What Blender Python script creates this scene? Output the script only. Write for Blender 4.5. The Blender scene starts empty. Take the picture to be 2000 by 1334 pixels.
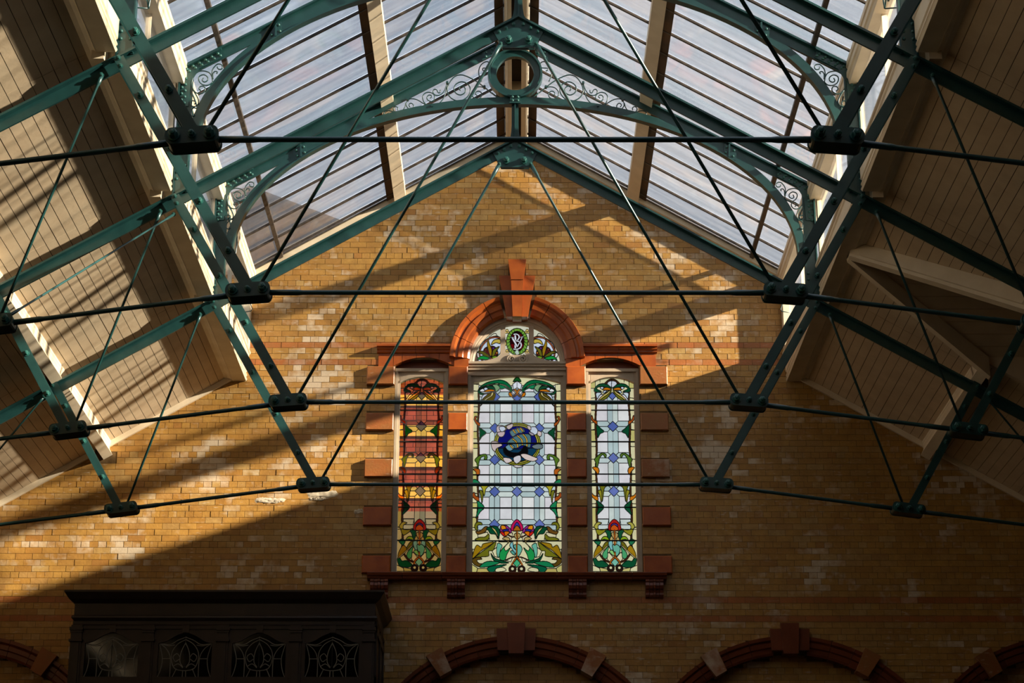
import bpy, math, random
import numpy as np
from mathutils import Matrix, Vector
random.seed(7)
SC = bpy.context.scene
COL = SC.collection

# ------------------------------------------------------------------ camera, sky, sun, exposure
S = 3.25                                   # truss spacing
cam_d = bpy.data.cameras.new('camera'); cam = bpy.data.objects.new('camera', cam_d); COL.objects.link(cam)
cam_d.sensor_width = 36.0; cam_d.lens = 3953.04/2000*36; cam_d.clip_end = 500
cam.matrix_world = (Matrix.Translation((0.004, -26.99, 1.7)) @ Matrix.Rotation(0.0024469, 4, 'Z')
                    @ Matrix.Rotation(math.pi/2+0.342358, 4, 'X') @ Matrix.Rotation(0.0014349, 4, 'Z'))
SC.camera = cam
world = bpy.data.worlds.new('sky'); SC.world = world; world.use_nodes = True
wn = world.node_tree.nodes; wl = world.node_tree.links
bg = wn['Background']; bg.inputs['Strength'].default_value = 1.0
tc = wn.new('ShaderNodeTexCoord'); nz = wn.new('ShaderNodeTexNoise'); nz.inputs['Scale'].default_value = 2.2
nz.inputs['Detail'].default_value = 5
sep = wn.new('ShaderNodeSeparateXYZ'); rp = wn.new('ShaderNodeValToRGB'); cr = rp.color_ramp   # pale at the horizon, bluer overhead
for e_ in range(2): cr.elements.new(.5)
for e_, (p_, c_) in zip(cr.elements, ((0.0, (1.12, 1.10, 1.06)), (.26, (1.12, 1.11, 1.08)), (.52, (.86, .95, 1.06)), (1.0, (.62, .78, 1.0)))): e_.position = p_; e_.color = (*c_, 1)
rc_ = wn.new('ShaderNodeValToRGB'); rc_.color_ramp.elements[0].position = .35; rc_.color_ramp.elements[0].color = (.88, .92, 1, 1); rc_.color_ramp.elements[1].position = .68
mx = wn.new('ShaderNodeMix'); mx.data_type = 'RGBA'; mx.blend_type = 'MULTIPLY'; mx.inputs[0].default_value = 1
wl.new(tc.outputs['Generated'], nz.inputs['Vector']); wl.new(nz.outputs['Fac'], rc_.inputs['Fac'])
wl.new(tc.outputs['Generated'], sep.inputs[0]); wl.new(sep.outputs['Z'], rp.inputs['Fac'])
wl.new(rp.outputs['Color'], mx.inputs[6]); wl.new(rc_.outputs['Color'], mx.inputs[7]); wl.new(mx.outputs[2], bg.inputs['Color'])
sun_d = bpy.data.lights.new('sun', 'SUN'); sun = bpy.data.objects.new('sun', sun_d); COL.objects.link(sun)
sun_d.energy = 32.0; sun_d.angle = math.radians(0.95); sun_d.color = (1.0, 0.86, 0.66)
sun.location = (30, -10, 25)
sun.rotation_euler = Vector((-1.0, 0.29, -0.335)).to_track_quat('-Z', 'Y').to_euler()
SC.view_settings.view_transform = 'Standard'; SC.view_settings.look = 'None'
SC.view_settings.exposure = 0.0; SC.view_settings.gamma = 1.0; SC.view_settings.use_curve_mapping = False
SC.cycles.max_bounces = 10; SC.cycles.diffuse_bounces = 5; SC.cycles.transparent_max_bounces = 24
SC.cycles.sample_clamp_indirect = 6.0

# ------------------------------------------------------------------ materials
def nodemat(name):
    m = bpy.data.materials.new(name); m.use_nodes = True
    return m, m.node_tree.nodes, m.node_tree.links, m.node_tree.nodes['Principled BSDF']
def mixrgb(n, l, fac, a, b, mode='MIX'):
    x = n.new('ShaderNodeMix'); x.data_type = 'RGBA'; x.blend_type = mode
    for sock, v in ((x.inputs[0], fac), (x.inputs[6], a), (x.inputs[7], b)):
        if hasattr(v, 'links'): l.new(v, sock)
        elif isinstance(v, (int, float)): sock.default_value = v
        else: sock.default_value = (*v, 1)
    return x.outputs[2]
def noise(n, l, scale, detail=4, vec=None, stretch=None):
    g = n.new('ShaderNodeNewGeometry'); t = n.new('ShaderNodeTexNoise')
    t.inputs['Scale'].default_value = scale; t.inputs['Detail'].default_value = detail
    v = g.outputs['Position']
    if stretch:
        mp = n.new('ShaderNodeMapping'); mp.inputs['Scale'].default_value = stretch
        l.new(v, mp.inputs['Vector']); v = mp.outputs['Vector']
    l.new(v, t.inputs['Vector']); return t.outputs['Fac']
def ramp(n, l, fac, stops):
    r = n.new('ShaderNodeValToRGB'); cr = r.color_ramp
    while len(cr.elements) < len(stops): cr.elements.new(.5)
    for e, (p, c) in zip(cr.elements, stops): e.position = p; e.color = (*c, 1)
    l.new(fac, r.inputs['Fac']); return r.outputs['Color']
def math_(n, l, op, a, b=None):
    m = n.new('ShaderNodeMath'); m.operation = op
    for s_, v in zip(m.inputs, (a, b)):
        if v is None: continue
        if hasattr(v, 'links'): l.new(v, s_)
        else: s_.default_value = v
    return m.outputs[0]
def bump(n, l, bs, h, strength, dist=.01):
    b = n.new('ShaderNodeBump'); b.inputs['Strength'].default_value = strength; b.inputs['Distance'].default_value = dist
    l.new(h, b.inputs['Height']); l.new(b.outputs['Normal'], bs.inputs['Normal'])
def painted(name, c, c2, rough, scale=6, bmp=.15, spec=.5):
    m, n, l, b = nodemat(name)
    f = noise(n, l, scale, 5)
    l.new(ramp(n, l, f, [(.35, c), (.68, c2)]), b.inputs['Base Color'])
    b.inputs['Roughness'].default_value = rough; b.inputs['Specular IOR Level'].default_value = spec
    bump(n, l, b, noise(n, l, scale*7, 3), bmp, .004); return m
def brickmat(name, stops, white, rough=.42):
    m, n, l, b = nodemat(name)
    g = n.new('ShaderNodeNewGeometry'); oi = n.new('ShaderNodeObjectInfo')
    r = math_(n, l, 'FRACT', math_(n, l, 'ADD', g.outputs['Random Per Island'], oi.outputs['Random']))
    base = ramp(n, l, r, stops)
    fine = noise(n, l, 26, 5)
    base = mixrgb(n, l, math_(n, l, 'MULTIPLY', fine, .55), base, (.27, .13, .032), 'MIX')
    mott = ramp(n, l, noise(n, l, 7, 6), [(.40, (0, 0, 0)), (.66, (1, 1, 1))])
    base = mixrgb(n, l, math_(n, l, 'MULTIPLY', mott, .45), base, (.22, .105, .028), 'MIX')
    big = noise(n, l, .55, 4)
    grime = ramp(n, l, big, [(.46, (0, 0, 0)), (.68, (1, 1, 1))])
    base = mixrgb(n, l, math_(n, l, 'MULTIPLY', grime, .42), base, (.17, .09, .025))
    # lime bloom: ragged patches that keep to a brick
    r2 = math_(n, l, 'FRACT', math_(n, l, 'MULTIPLY', r, 17.31))
    pn = noise(n, l, .9, 3); pf = noise(n, l, 9, 5)
    w = math_(n, l, 'ADD', math_(n, l, 'MULTIPLY', pn, 1.25), math_(n, l, 'ADD', math_(n, l, 'MULTIPLY', r2, .30), math_(n, l, 'MULTIPLY', pf, .45)))
    ws = n.new('ShaderNodeMapRange'); ws.inputs['From Min'].default_value = 1.10; ws.inputs['From Max'].default_value = 1.30
    l.new(w, ws.inputs['Value'])
    base = mixrgb(n, l, math_(n, l, 'MULTIPLY', ws.outputs[0], white), base, (.62, .54, .42))
    streak = ramp(n, l, noise(n, l, 15, 6, stretch=(.5, 1, 2.2)), [(.60, (0, 0, 0)), (.70, (1, 1, 1))])
    zone = ramp(n, l, noise(n, l, .8, 3), [(.44, (0, 0, 0)), (.60, (1, 1, 1))])
    base = mixrgb(n, l, math_(n, l, 'MULTIPLY', math_(n, l, 'MULTIPLY', streak, zone), white*.75), base, (.60, .52, .40))
    l.new(base, b.inputs['Base Color']); b.inputs['Roughness'].default_value = rough
    b.inputs['Specular IOR Level'].default_value = .4
    bump(n, l, b, noise(n, l, 34, 4), .35, .006); return m
M = {}
M['iron'] = painted('green_iron_paint', (.008, .042, .042), (.011, .055, .053), .34, 9, .10, .65)
M['iron_worn'] = painted('green_iron_bolt', (.014, .078, .068), (.022, .105, .092), .35, 30, .1, .6)
M['cream'] = painted('cream_gloss_paint', (.66, .55, .39), (.74, .63, .46), .45, 4, .1, .4)
M['board'] = painted('cream_board_paint', (.55, .42, .275), (.63, .50, .335), .6, 3.5, .3, .3)
M['deck'] = painted('roof_deck', (.05, .04, .03), (.07, .05, .04), .9)
M['mortar'] = painted('dark_mortar', (.10, .060, .026), (.16, .10, .045), .9, 12, .3, .1)
M['buff'] = brickmat('buff_glazed_brick', [(0, (.37, .180, .036)), (.25, (.43, .228, .048)), (.5, (.47, .262, .060)), (.72, (.40, .205, .048)), (.88, (.47, .31, .11)), (1, (.35, .155, .034))], .62)
M['red'] = brickmat('red_glazed_brick', [(0, (.34, .085, .022)), (.5, (.42, .12, .03)), (1, (.28, .07, .02))], .25)
M['terra'] = painted('terracotta', (.26, .055, .010), (.36, .085, .014), .26, 5, .2, .5)
M['terra_pale'] = brickmat('terracotta_bloomed', [(0, (.27, .065, .016)), (.5, (.32, .085, .02)), (1, (.24, .055, .014))], .5)
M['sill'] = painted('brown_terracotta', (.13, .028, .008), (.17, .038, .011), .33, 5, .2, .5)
M['frame'] = painted('stone_coloured_paint', (.37, .29, .205), (.43, .34, .245), .5, 5, .15, .4)
M['wood'] = painted('dark_oak', (.014, .006, .003), (.024, .010, .005), .38, 8, .2, .5)
M['lead'] = painted('lead', (.012, .012, .014), (.02, .02, .022), .6, 20, .1, .2)
M['palelead'] = painted('pale_lead', (.16, .14, .11), (.20, .18, .14), .5, 20, .1, .3)
M['bar'] = painted('glazing_bar_metal', (.030, .024, .020), (.085, .065, .050), .5, 14, .1, .4)
M['umber'] = painted('umber_timber', (.035, .018, .007), (.10, .045, .013), .6, 3, .2, .3)
M['floor'] = painted('floor_tile', (.10, .085, .06), (.13, .11, .08), .5, 1)
M['plaster'] = painted('wall_tile', (.13, .09, .045), (.16, .11, .055), .6, 1)
M['slate'] = painted('slate', (.05, .05, .06), (.08, .08, .09), .7, 3)
M['redbrick'] = painted('outside_red_brick', (.17, .018, .004), (.23, .030, .007), .8, 6, .3, .2)
M['bandbrick'] = painted('outside_buff_band', (.50, .25, .035), (.62, .33, .055), .8, 6, .3, .2)

def glassmat(name, tint, dirt, dirtcol, stretch, gloss=.05, objcolor=False, texture=0.0):
    m = bpy.data.materials.new(name); m.use_nodes = True; n = m.node_tree.nodes; l = m.node_tree.links
    n.remove(n['Principled BSDF']); out = n['Material Output']
    tr = n.new('ShaderNodeBsdfTransparent'); tl = n.new('ShaderNodeBsdfTranslucent'); gl = n.new('ShaderNodeBsdfGlossy')
    gl.inputs['Roughness'].default_value = .06; gl.inputs['Color'].default_value = (1, 1, 1, 1)
    if objcolor:
        oi = n.new('ShaderNodeObjectInfo'); c = oi.outputs['Color']
        f = noise(n, l, 5, 3)
        c = mixrgb(n, l, math_(n, l, 'MULTIPLY', f, .32), c, (.35, .34, .32), 'MULTIPLY')
        l.new(c, tr.inputs['Color']); l.new(c, tl.inputs['Color'])
    else:
        f = noise(n, l, 3.0, 5, stretch=stretch)
        c = ramp(n, l, f, [(.36, tuple(x*k_ for x, k_ in zip(tint, (.86, .88, .90)))), (.62, tint)])
        l.new(c, tr.inputs['Color']); tl.inputs['Color'].default_value = (*dirtcol, 1)
    m1 = n.new('ShaderNodeMixShader'); m2 = n.new('ShaderNodeMixShader')
    m1.inputs[0].default_value = dirt
    l.new(tr.outputs[0], m1.inputs[1]); l.new(tl.outputs[0], m1.inputs[2])
    fr = n.new('ShaderNodeFresnel'); fr.inputs['IOR'].default_value = 1.45
    l.new(math_(n, l, 'MULTIPLY', fr.outputs[0], gloss), m2.inputs[0])
    l.new(m1.outputs[0], m2.inputs[1]); l.new(gl.outputs[0], m2.inputs[2]); l.new(m2.outputs[0], out.inputs['Surface'])
    return m
M['roofglass'] = glassmat('weathered_roof_glass', (.92, .93, .945), .03, (.6, .6, .6), (.35, 4, .35), .6)
M['sideglass'] = glassmat('clerestory_glass', (.86, .86, .86), .02, (.5, .5, .5), (1, 1, 1), .5)
M['stained'] = glassmat('stained_glass', (1, 1, 1), .04, (1, 1, 1), None, .35, objcolor=True)
M['darkglass'] = glassmat('dark_leaded_glass', (.05, .05, .05), .05, (.05, .05, .05), (1, 1, 1), 1.0)

# ------------------------------------------------------------------ mesh helpers
class MB:
    def __init__(s): s.v = []; s.f = []
    def add(s, vs, fs):
        o = len(s.v); s.v += [tuple(p) for p in vs]; s.f += [tuple(i+o for i in f) for f in fs]; return s
    def box(s, x0, x1, y0, y1, z0, z1):
        return s.add([(x0,y0,z0),(x1,y0,z0),(x1,y1,z0),(x0,y1,z0),(x0,y0,z1),(x1,y0,z1),(x1,y1,z1),(x0,y1,z1)],
                     [(0,3,2,1),(4,5,6,7),(0,1,5,4),(1,2,6,5),(2,3,7,6),(3,0,4,7)])
    def prism(s, poly, y0, y1):            # polygon in XZ pushed along Y
        a = sum(poly[i][0]*poly[(i+1)%len(poly)][1]-poly[(i+1)%len(poly)][0]*poly[i][1] for i in range(len(poly)))
        if a < 0: poly = poly[::-1]
        k = len(poly)
        return s.add([(x, y0, z) for x, z in poly]+[(x, y1, z) for x, z in poly],
                     [tuple(range(k)), tuple(range(2*k-1, k-1, -1))]+[(i, i+k, (i+1)%k+k, (i+1)%k) for i in range(k)])
    def bar(s, p, q, w, y0, y1):           # flat bar between two XZ points, pushed along Y
        dx, dz = q[0]-p[0], q[1]-p[1]; L = math.hypot(dx, dz); nx, nz_ = -dz/L*w/2, dx/L*w/2
        return s.prism([(p[0]+nx, p[1]+nz_), (p[0]-nx, p[1]-nz_), (q[0]-nx, q[1]-nz_), (q[0]+nx, q[1]+nz_)], y0, y1)
    def tube(s, path, r, n=8, caps=True):
        P = [Vector(p) for p in path]; rings = []; prev = None
        for i, p in enumerate(P):
            t = (P[min(i+1, len(P)-1)]-P[max(i-1, 0)]).normalized()
            u = Vector((0, 1, 0)) if abs(t.y) < .9 else Vector((1, 0, 0))
            u = (u-t*u.dot(t)).normalized(); w = t.cross(u)
            rr = r[i] if isinstance(r, (list, tuple)) else r
            rings.append([p+(u*math.cos(a)+w*math.sin(a))*rr for a in [2*math.pi*k/n for k in range(n)]])
        vs = [v for g in rings for v in g]; fs = []
        for i in range(len(P)-1):
            for k in range(n): fs.append((i*n+k, i*n+(k+1)%n, (i+1)*n+(k+1)%n, (i+1)*n+k))
        if caps: fs.append(tuple(range(n))[::-1]); fs.append(tuple((len(P)-1)*n+k for k in range(n)))
        return s.add(vs, fs)
    def sweep(s, cx, cz, prof, a0, a1, n, closed=True):   # profile (r, y) swept about Y axis through (cx, cz)
        k = len(prof); vs = []; fs = []
        for i in range(n+1):
            a = a0+(a1-a0)*i/n
            vs += [(cx+r*math.cos(a), y, cz+r*math.sin(a)) for r, y in prof]
        full = abs(abs(a1-a0)-2*math.pi) < 1e-6
        for i in range(n):
            for j in range(k): fs.append((i*k+j, i*k+(j+1)%k, (i+1)*k+(j+1)%k, (i+1)*k+j))
        if not full: fs.append(tuple(range(k))[::-1]); fs.append(tuple(n*k+j for j in range(k)))
        return s.add(vs, fs)
    def ext(s, prof, y0, y1): return s.prism(prof, y0, y1)
    def mesh(s, name, smooth=False):
        me = bpy.data.meshes.new(name); me.from_pydata(s.v, [], s.f)
        if smooth: me.polygons.foreach_set('use_smooth', [True]*len(me.polygons))
        me.validate(); me.update(); return me
    def build(s, name, mat, parent=None, smooth=False, loc=(0, 0, 0)):
        return put(name, s.mesh(name, smooth), mat, parent, loc)
def fixn(me):
    import bmesh
    b = bmesh.new(); b.from_mesh(me); bmesh.ops.recalc_face_normals(b, faces=b.faces); b.to_mesh(me); b.free(); return me
def put(name, me, mat, parent=None, loc=(0, 0, 0)):
    if mat is not None and not me.materials: me.materials.append(M[mat] if isinstance(mat, str) else mat)
    o = bpy.data.objects.new(name, me); COL.objects.link(o); o.location = loc
    if parent is not None: o.parent = parent
    return o
def empty(name, loc=(0, 0, 0)):
    o = bpy.data.objects.new(name, None); COL.objects.link(o); o.location = loc; o.empty_display_size = .2; return o
def tag(o, label=None, cat=None, group=None, kind=None):
    if label: o['label'] = label
    if cat: o['category'] = cat
    if group: o['group'] = group
    if kind: o['kind'] = kind
    return o
def copy_tree(o, parent=None):
    c = o.copy(); COL.objects.link(c); c.parent = parent
    for ch in [x for x in CH.get(o.name, [])]: copy_tree(ch, c)
    return c
CH = {}
def index_children():
    CH.clear()
    for o in bpy.data.objects:
        if o.parent: CH.setdefault(o.parent.name, []).append(o)
def crom(pts, closed=True, k=5):           # Catmull-Rom through points
    n = len(pts); out = []
    rng = range(n) if closed else range(n-1)
    for i in rng:
        if closed: p0, p1, p2, p3 = pts[i-1], pts[i], pts[(i+1)%n], pts[(i+2)%n]
        else: p0, p1, p2, p3 = pts[max(i-1, 0)], pts[i], pts[i+1], pts[min(i+2, n-1)]
        for j in range(k):
            t = j/k; t2, t3 = t*t, t*t*t
            out.append(tuple(.5*((2*b)+(c-a)*t+(2*a-5*b+4*c-d)*t2+(3*b-a-3*c+d)*t3) for a, b, c, d in zip(p0, p1, p2, p3)))
    if not closed: out.append(tuple(pts[-1]))
    return out

# ------------------------------------------------------------------ levels of the roof (cross-section, |x| -> z)
raf = lambda x: 12.925-.585*abs(x)         # top of principal rafter
sof = lambda x: 13.17-.59*abs(x)           # underside of side roof boarding
gls = lambda x: 14.55-.583*abs(x)          # lantern glass
HALF = 9.6; YB = -31.0
TY = [-S*k for k in range(1, 5)]           # truss planes, far to near

# ------------------------------------------------------------------ room shell
fl = MB().box(-HALF, HALF, YB, .4, -.2, 0).build('floor', 'floor'); tag(fl, 'pale tiled hall floor below the picture', 'floor', kind='structure')
for sx, nm in ((-1, 'left'), (1, 'right')):
    w = MB().box(sx*HALF, sx*(HALF+.35), YB, .4, 0, sof(HALF)+.3).build('wall_'+nm, 'plaster')
    tag(w, 'side wall of the hall on the '+nm, 'wall', kind='structure')
wb = MB().prism([(-HALF, 0), (HALF, 0), (HALF, sof(HALF)), (3.85, sof(3.85)), (3.85, gls(3.85)), (0, gls(0)), (-3.85, gls(3.85)), (-3.85, sof(3.85)), (-HALF, sof(HALF))], YB-.3, YB).build('wall_back', 'plaster')
tag(wb, 'far gable wall behind the viewer', 'wall', kind='structure')

# ------------------------------------------------------------------ end wall of brick
WX = .01                                   # centre line of the window
C0 = 11.263; CH_ = .0851                   # centre of the upper red course, course height
BL = .2335                                 # stretcher with its joint
ARX = [3.67*k for k in (-2, -1, 0, 1, 2)]
AZ, AR0, AR1 = 4.93, 1.93, 2.17            # blind arches
def union(iv):
    iv = sorted(iv); out = []
    for a, b in iv:
        if b <= a: continue
        if out and a <= out[-1][1]+1e-6: out[-1][1] = max(out[-1][1], b)
        else: out.append([a, b])
    return out
def minus(full, iv):
    out = []; x = full[0]
    for a, b in union(iv):
        if a > x: out.append((x, min(a, full[1])))
        x = max(x, b)
    if x < full[1]: out.append((x, full[1]))
    return [(a, b) for a, b in out if b-a > .004]
def roofspan(z):                           # half width of the wall at height z
    if z < sof(3.86): return min(HALF, (13.17-z)/.59)
    if z < gls(3.82): return 3.82
    return max(0, (14.53-z)/.583)
def openings(z):                           # holes for the sashes
    iv = []
    if 7.95 < z < 11.09:
        iv += [(WX-1.715, WX-.968), (WX+.968, WX+1.715)]
    if 7.95 < z < 11.05: iv.append((WX-.69, WX+.69))
    elif z < 11.04+.79: 
        if z >= 11.05: iv.append((WX-math.sqrt(.80**2-(z-11.04)**2), WX+math.sqrt(.80**2-(z-11.04)**2)))
    return iv
def arches(z, r):
    iv = []
    for ax in ARX:
        if z < AZ+r:
            h = math.sqrt(max(0, r*r-max(0, z-AZ)**2)) if z > AZ+.9 else min(1.72, math.sqrt(r*r-.81))
            iv.append((ax-h, ax+h))
    return iv
QZ = [(10.66, 10.93), (9.99, 10.243), (9.315, 9.573), (8.628, 8.887), (7.962, 8.204)]
def terracotta(z):
    iv = []
    if 10.945 < z < 11.245: iv += [(WX-1.955, WX-.6), (WX+.6, WX+1.955)]
    if 11.04 <= z < 11.99: h = math.sqrt(.95**2-(z-11.04)**2) if z-11.04 < .95 else 0; iv.append((WX-h, WX+h))
    if 11.64 < z < 12.27: iv.append((WX-.25, WX+.25))
    if 12.2 < z < 12.49: iv.append((WX-.125, WX+.125))
    for a, b in QZ:
        if a < z < b: iv += [(WX-2.105, WX-1.6), (WX-.98, WX-.6), (WX+.6, WX+.98), (WX+1.6, WX+2.105)]
    if 7.86 < z < 7.955: iv.append((WX-2.03, WX+2.03))
    return iv
wall = empty('wall_end', (0, 0, 0)); tag(wall, 'yellow glazed brick gable wall with red bands and a stained glass window', 'wall', kind='structure')
slab = MB(); stuff = {'buff': MB(), 'red': MB()}; singles = []
slab.box(-HALF, HALF, .0, .4, 0, 5.2)
zi = 5.2; idx_lo = int((C0-5.2)/CH_)
for i in range(-45, idx_lo+1):
    zc = C0-i*CH_; z0, z1 = zc-CH_/2, zc+CH_/2
    hw = min(roofspan(z1), roofspan(z0)); 
    if hw <= .02: continue
    hs = max(roofspan(z0+.002), .02)
    # backing of mortar
    for a, b in minus((-hs, hs), openings(zc)+arches(zc, AR0+.03)): slab.box(a, b, .0, .4, z0, z1)
    if zc < AZ+AR1:
        for ax in ARX:
            if i % 1 == 0: slab.box(max(-HALF, ax-1.75), min(HALF, ax+1.75), .14, .4, z0, z1)
    if zc < 5.75: continue
    header = (i % 5 == 4)
    mat = 'red' if i in (0, 3, 43, 46) else 'buff'
    step = BL/2 if header else BL
    off = (0.0 if header else (BL*.25 if i % 2 else BL*.75))+random.uniform(-.008, .008)
    for layer in (0, 1):
        if layer == 0: ivs = minus((-min(hw, 8.3), min(hw, 8.3)), openings(zc)+terracotta(zc)+arches(zc, AR1-.01)+([(-5.89, -5.54)] if 9.51 < zc < 9.68 else [])); yb = 0.0
        else:
            if zc > AZ+AR0: continue
            ivs = [(max(a, -8.3), min(b, 8.3)) for a, b in arches(zc, AR0-.005)]; yb = .14
        for a, b in ivs:
            k = math.floor((a-off)/step); 
            while off+k*step < b:
                x0 = max(a, off+k*step+.0025); x1 = min(b, off+(k+1)*step-.0025); k += 1
                if x1-x0 < .025: continue
                pr = random.uniform(.003, .008)
                full = abs((x1-x0)-(step-.005)) < 1e-4
                jam = layer == 0 and 7.95 < zc < 10.99 and .6 < abs(x0+x1)/2 < 2.0
                if full and not jam: singles.append((zc, x0, x1, yb, pr, mat, header))
                else: stuff[mat].box(x0, x1, yb-pr, yb+(.12 if jam else .02), z0+.0025, z1-.0025)
# the three hundred that show largest: low on the wall, clear of the wooden screen
def score(b):
    zc, x0, x1, yb, pr, mat, header = b; x = (x0+x1)/2
    bad = (zc < 7.45 and -6.1 < x < -1.6) or zc < 6.5 or abs(x) > 6.4 or yb > 0 or (abs(x) < 2.1 and zc > 7.6)
    return (1 if bad else 0, 1 if header else 0, zc)
singles.sort(key=score)
bm_s = MB().box(-(BL-.005)/2, (BL-.005)/2, 0, .03, -(CH_-.005)/2, (CH_-.005)/2)
bm_h = MB().box(-(BL/2-.005)/2, (BL/2-.005)/2, 0, .03, -(CH_-.005)/2, (CH_-.005)/2)
bme = {(h, m): (bm_h if h else bm_s).mesh('brick') for h in (True, False) for m in ('buff', 'red')}
for n_, (zc, x0, x1, yb, pr, mat, header) in enumerate(singles):
    if n_ < 300: put('brick', bme[(header, mat)], mat, wall, ((x0+x1)/2, yb-pr, zc))
    else: stuff[mat].box(x0, x1, yb-pr, yb+.02, zc-CH_/2+.0025, zc+CH_/2-.0025)
slab.build('mortar', 'mortar', wall)
tag(stuff['buff'].build('brickwork', 'buff', wall), kind='stuff'); tag(stuff['red'].build('red_brick_course', 'red', wall), 'courses of red glazed brick', kind='stuff')

M['lime'] = painted('lime_plaster', (.44, .37, .27), (.55, .48, .37), .9, 20, .5, .1)
for (xa, xb, za, zb) in ((-3.62, -3.16, 8.945, 9.03), (-2.90, -2.44, 9.03, 9.14), (-2.86, -2.62, 8.99, 9.04), (-2.24, -2.06, 8.80, 8.87)):   # rags of old plaster on the bricks
    nx_, nz2 = 22, 7; m = MB(); vs = []
    for j in range(nz2+1):
        for i in range(nx_+1):
            u, v = i/nx_, j/nz2; e_ = min(u, 1-u)*5*min(v, 1-v)*4; h = max(0, min(1, e_))*random.uniform(.35, 1)*.016
            vs.append((xa+(xb-xa)*u+random.uniform(-.006, .006), -.002-h, za+(zb-za)*v+random.uniform(-.008, .008)+.006*math.sin(u*9+xa*7)))
    m.add(vs, [(j*(nx_+1)+i, j*(nx_+1)+i+1, (j+1)*(nx_+1)+i+1, (j+1)*(nx_+1)+i) for j in range(nz2) for i in range(nx_)])
    m.build('plaster_patch', 'lime', wall, True)
# ------------------------------------------------------------------ terracotta dressings of the big window
sur = empty('trim_1', (0, 0, 7.9)); tag(sur, 'orange terracotta surround of the stained glass window with keystone and quoins', 'window surround', kind='structure')
def sb(mb, name, mat='terra', smooth=False): 
    o = mb.build(name, mat, sur, smooth); fixn(o.data); o.location = (0, 0, -7.9); return o
arch_prof = [(.672, .10), (.672, -.015), (.70, -.035), (.76, -.045), (.775, -.075), (.83, -.085), (.845, -.065), (.875, -.075), (.90, -.115), (.945, -.125), (.955, -.10), (.955, .05)]
for s_ in (-1, 1):
    edges = [0.02, .36, .70, 1.04, 1.30]
    for a, b in zip(edges, edges[1:]):
        a0, a1 = (a+.005, b-.005)
        if s_ < 0: a0, a1 = math.pi-a0, math.pi-a1
        sb(MB().sweep(WX, 11.04, arch_prof, a0, a1, 5), 'voussoir')
sb(MB().prism([(WX-.128, 12.494), (WX+.128, 12.494), (WX+.088, 12.185), (WX-.088, 12.185)], -.20, .05), 'keystone')
sb(MB().prism([(WX-.087, 12.18), (WX+.087, 12.18), (WX+.062, 11.63), (WX-.062, 11.63)], -.19, .08), 'keystone')
for s_ in (-1, 1):
    sb(MB().prism([(WX+s_*.258, 12.268), (WX+s_*.09, 12.268), (WX+s_*.066, 11.645), (WX+s_*.15, 11.645)], -.135, .08), 'keystone')
    # hood mould over the side lights: cornice profile run along X, in blocks
    for (a, b) in ((.90, 1.43), (1.435, 1.975)):
        m = MB(); pr = [(11.132, .02), (11.132, -.035), (11.15, -.05), (11.165, -.05), (11.18, -.08), (11.205, -.085), (11.212, -.12), (11.24, -.12), (11.25, .02)]
        xs = (WX+s_*a, WX+s_*b); k = len(pr)
        m.add([(x, y, z) for x in xs for z, y in pr], [tuple(range(k)), tuple(range(2*k-1, k-1, -1))]+[(i, (i+1)%k, (i+1)%k+k, i+k) for i in range(k)])
        sb(m, 'hood_mould')
    # segmental lintel in five stones
    cuts = [.89, 1.10, 1.24, 1.42, 1.62, 1.745]
    segz = lambda x: 10.949+.125*(1-((x-1.3175)/.4275)**2)
    for a, b in zip(cuts, cuts[1:]):
        xs = [a+.003+(b-a-.006)*t/5 for t in range(6)]
        sb(MB().prism([(WX+s_*x, segz(x)) for x in xs]+[(WX+s_*xs[-1], 11.13), (WX+s_*xs[0], 11.13)], -.018, .10), 'lintel_stone')
    sb(MB().box(WX+min(s_*.962, s_*1.72), WX+max(s_*.962, s_*1.72), .13, .40, 10.925, 11.13), 'lintel_stone', 'sill')
    sb(MB().box(WX+min(s_*1.748, s_*1.955), WX+max(s_*1.748, s_*1.955), -.018, .05, 10.935, 11.13), 'lintel_stone')
    sb(MB().box(WX+min(s_*.685, s_*.887), WX+max(s_*.685, s_*.887), -.03, .10, 10.935, 11.13), 'lintel_stone')
    for qi, (z0, z1) in enumerate(QZ):
        for (a, b) in ((.693, .962), (1.722, 2.112)):
            x0, x1 = sorted((WX+s_*a, WX+s_*b))
            bv = .012; m = MB()
            m.add([(x0, .12, z0), (x1, .12, z0), (x1, .12, z1), (x0, .12, z1), (x0, -.05, z0), (x1, -.05, z0), (x1, -.05, z1), (x0, -.05, z1),
                   (x0+bv, -.062, z0+bv), (x1-bv, -.062, z0+bv), (x1-bv, -.062, z1-bv), (x0+bv, -.062, z1-bv)],
                  [(0,1,5,4),(1,2,6,5),(2,3,7,6),(3,0,4,7),(4,5,9,8),(5,6,10,9),(6,7,11,10),(7,4,8,11),(8,9,10,11),(3,2,1,0)])
            sb(m, 'quoin_block', 'terra_pale' if b > 2 and (qi < 3) else 'terra')
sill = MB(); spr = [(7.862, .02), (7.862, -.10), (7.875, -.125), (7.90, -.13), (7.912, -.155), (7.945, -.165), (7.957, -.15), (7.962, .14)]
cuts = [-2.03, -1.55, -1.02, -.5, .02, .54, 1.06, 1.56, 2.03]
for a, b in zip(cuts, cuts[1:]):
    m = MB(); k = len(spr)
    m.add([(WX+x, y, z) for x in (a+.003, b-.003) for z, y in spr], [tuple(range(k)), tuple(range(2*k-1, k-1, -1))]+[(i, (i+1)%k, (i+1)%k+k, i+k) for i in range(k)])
    sb(m, 'sill_stone', 'sill')
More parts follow.
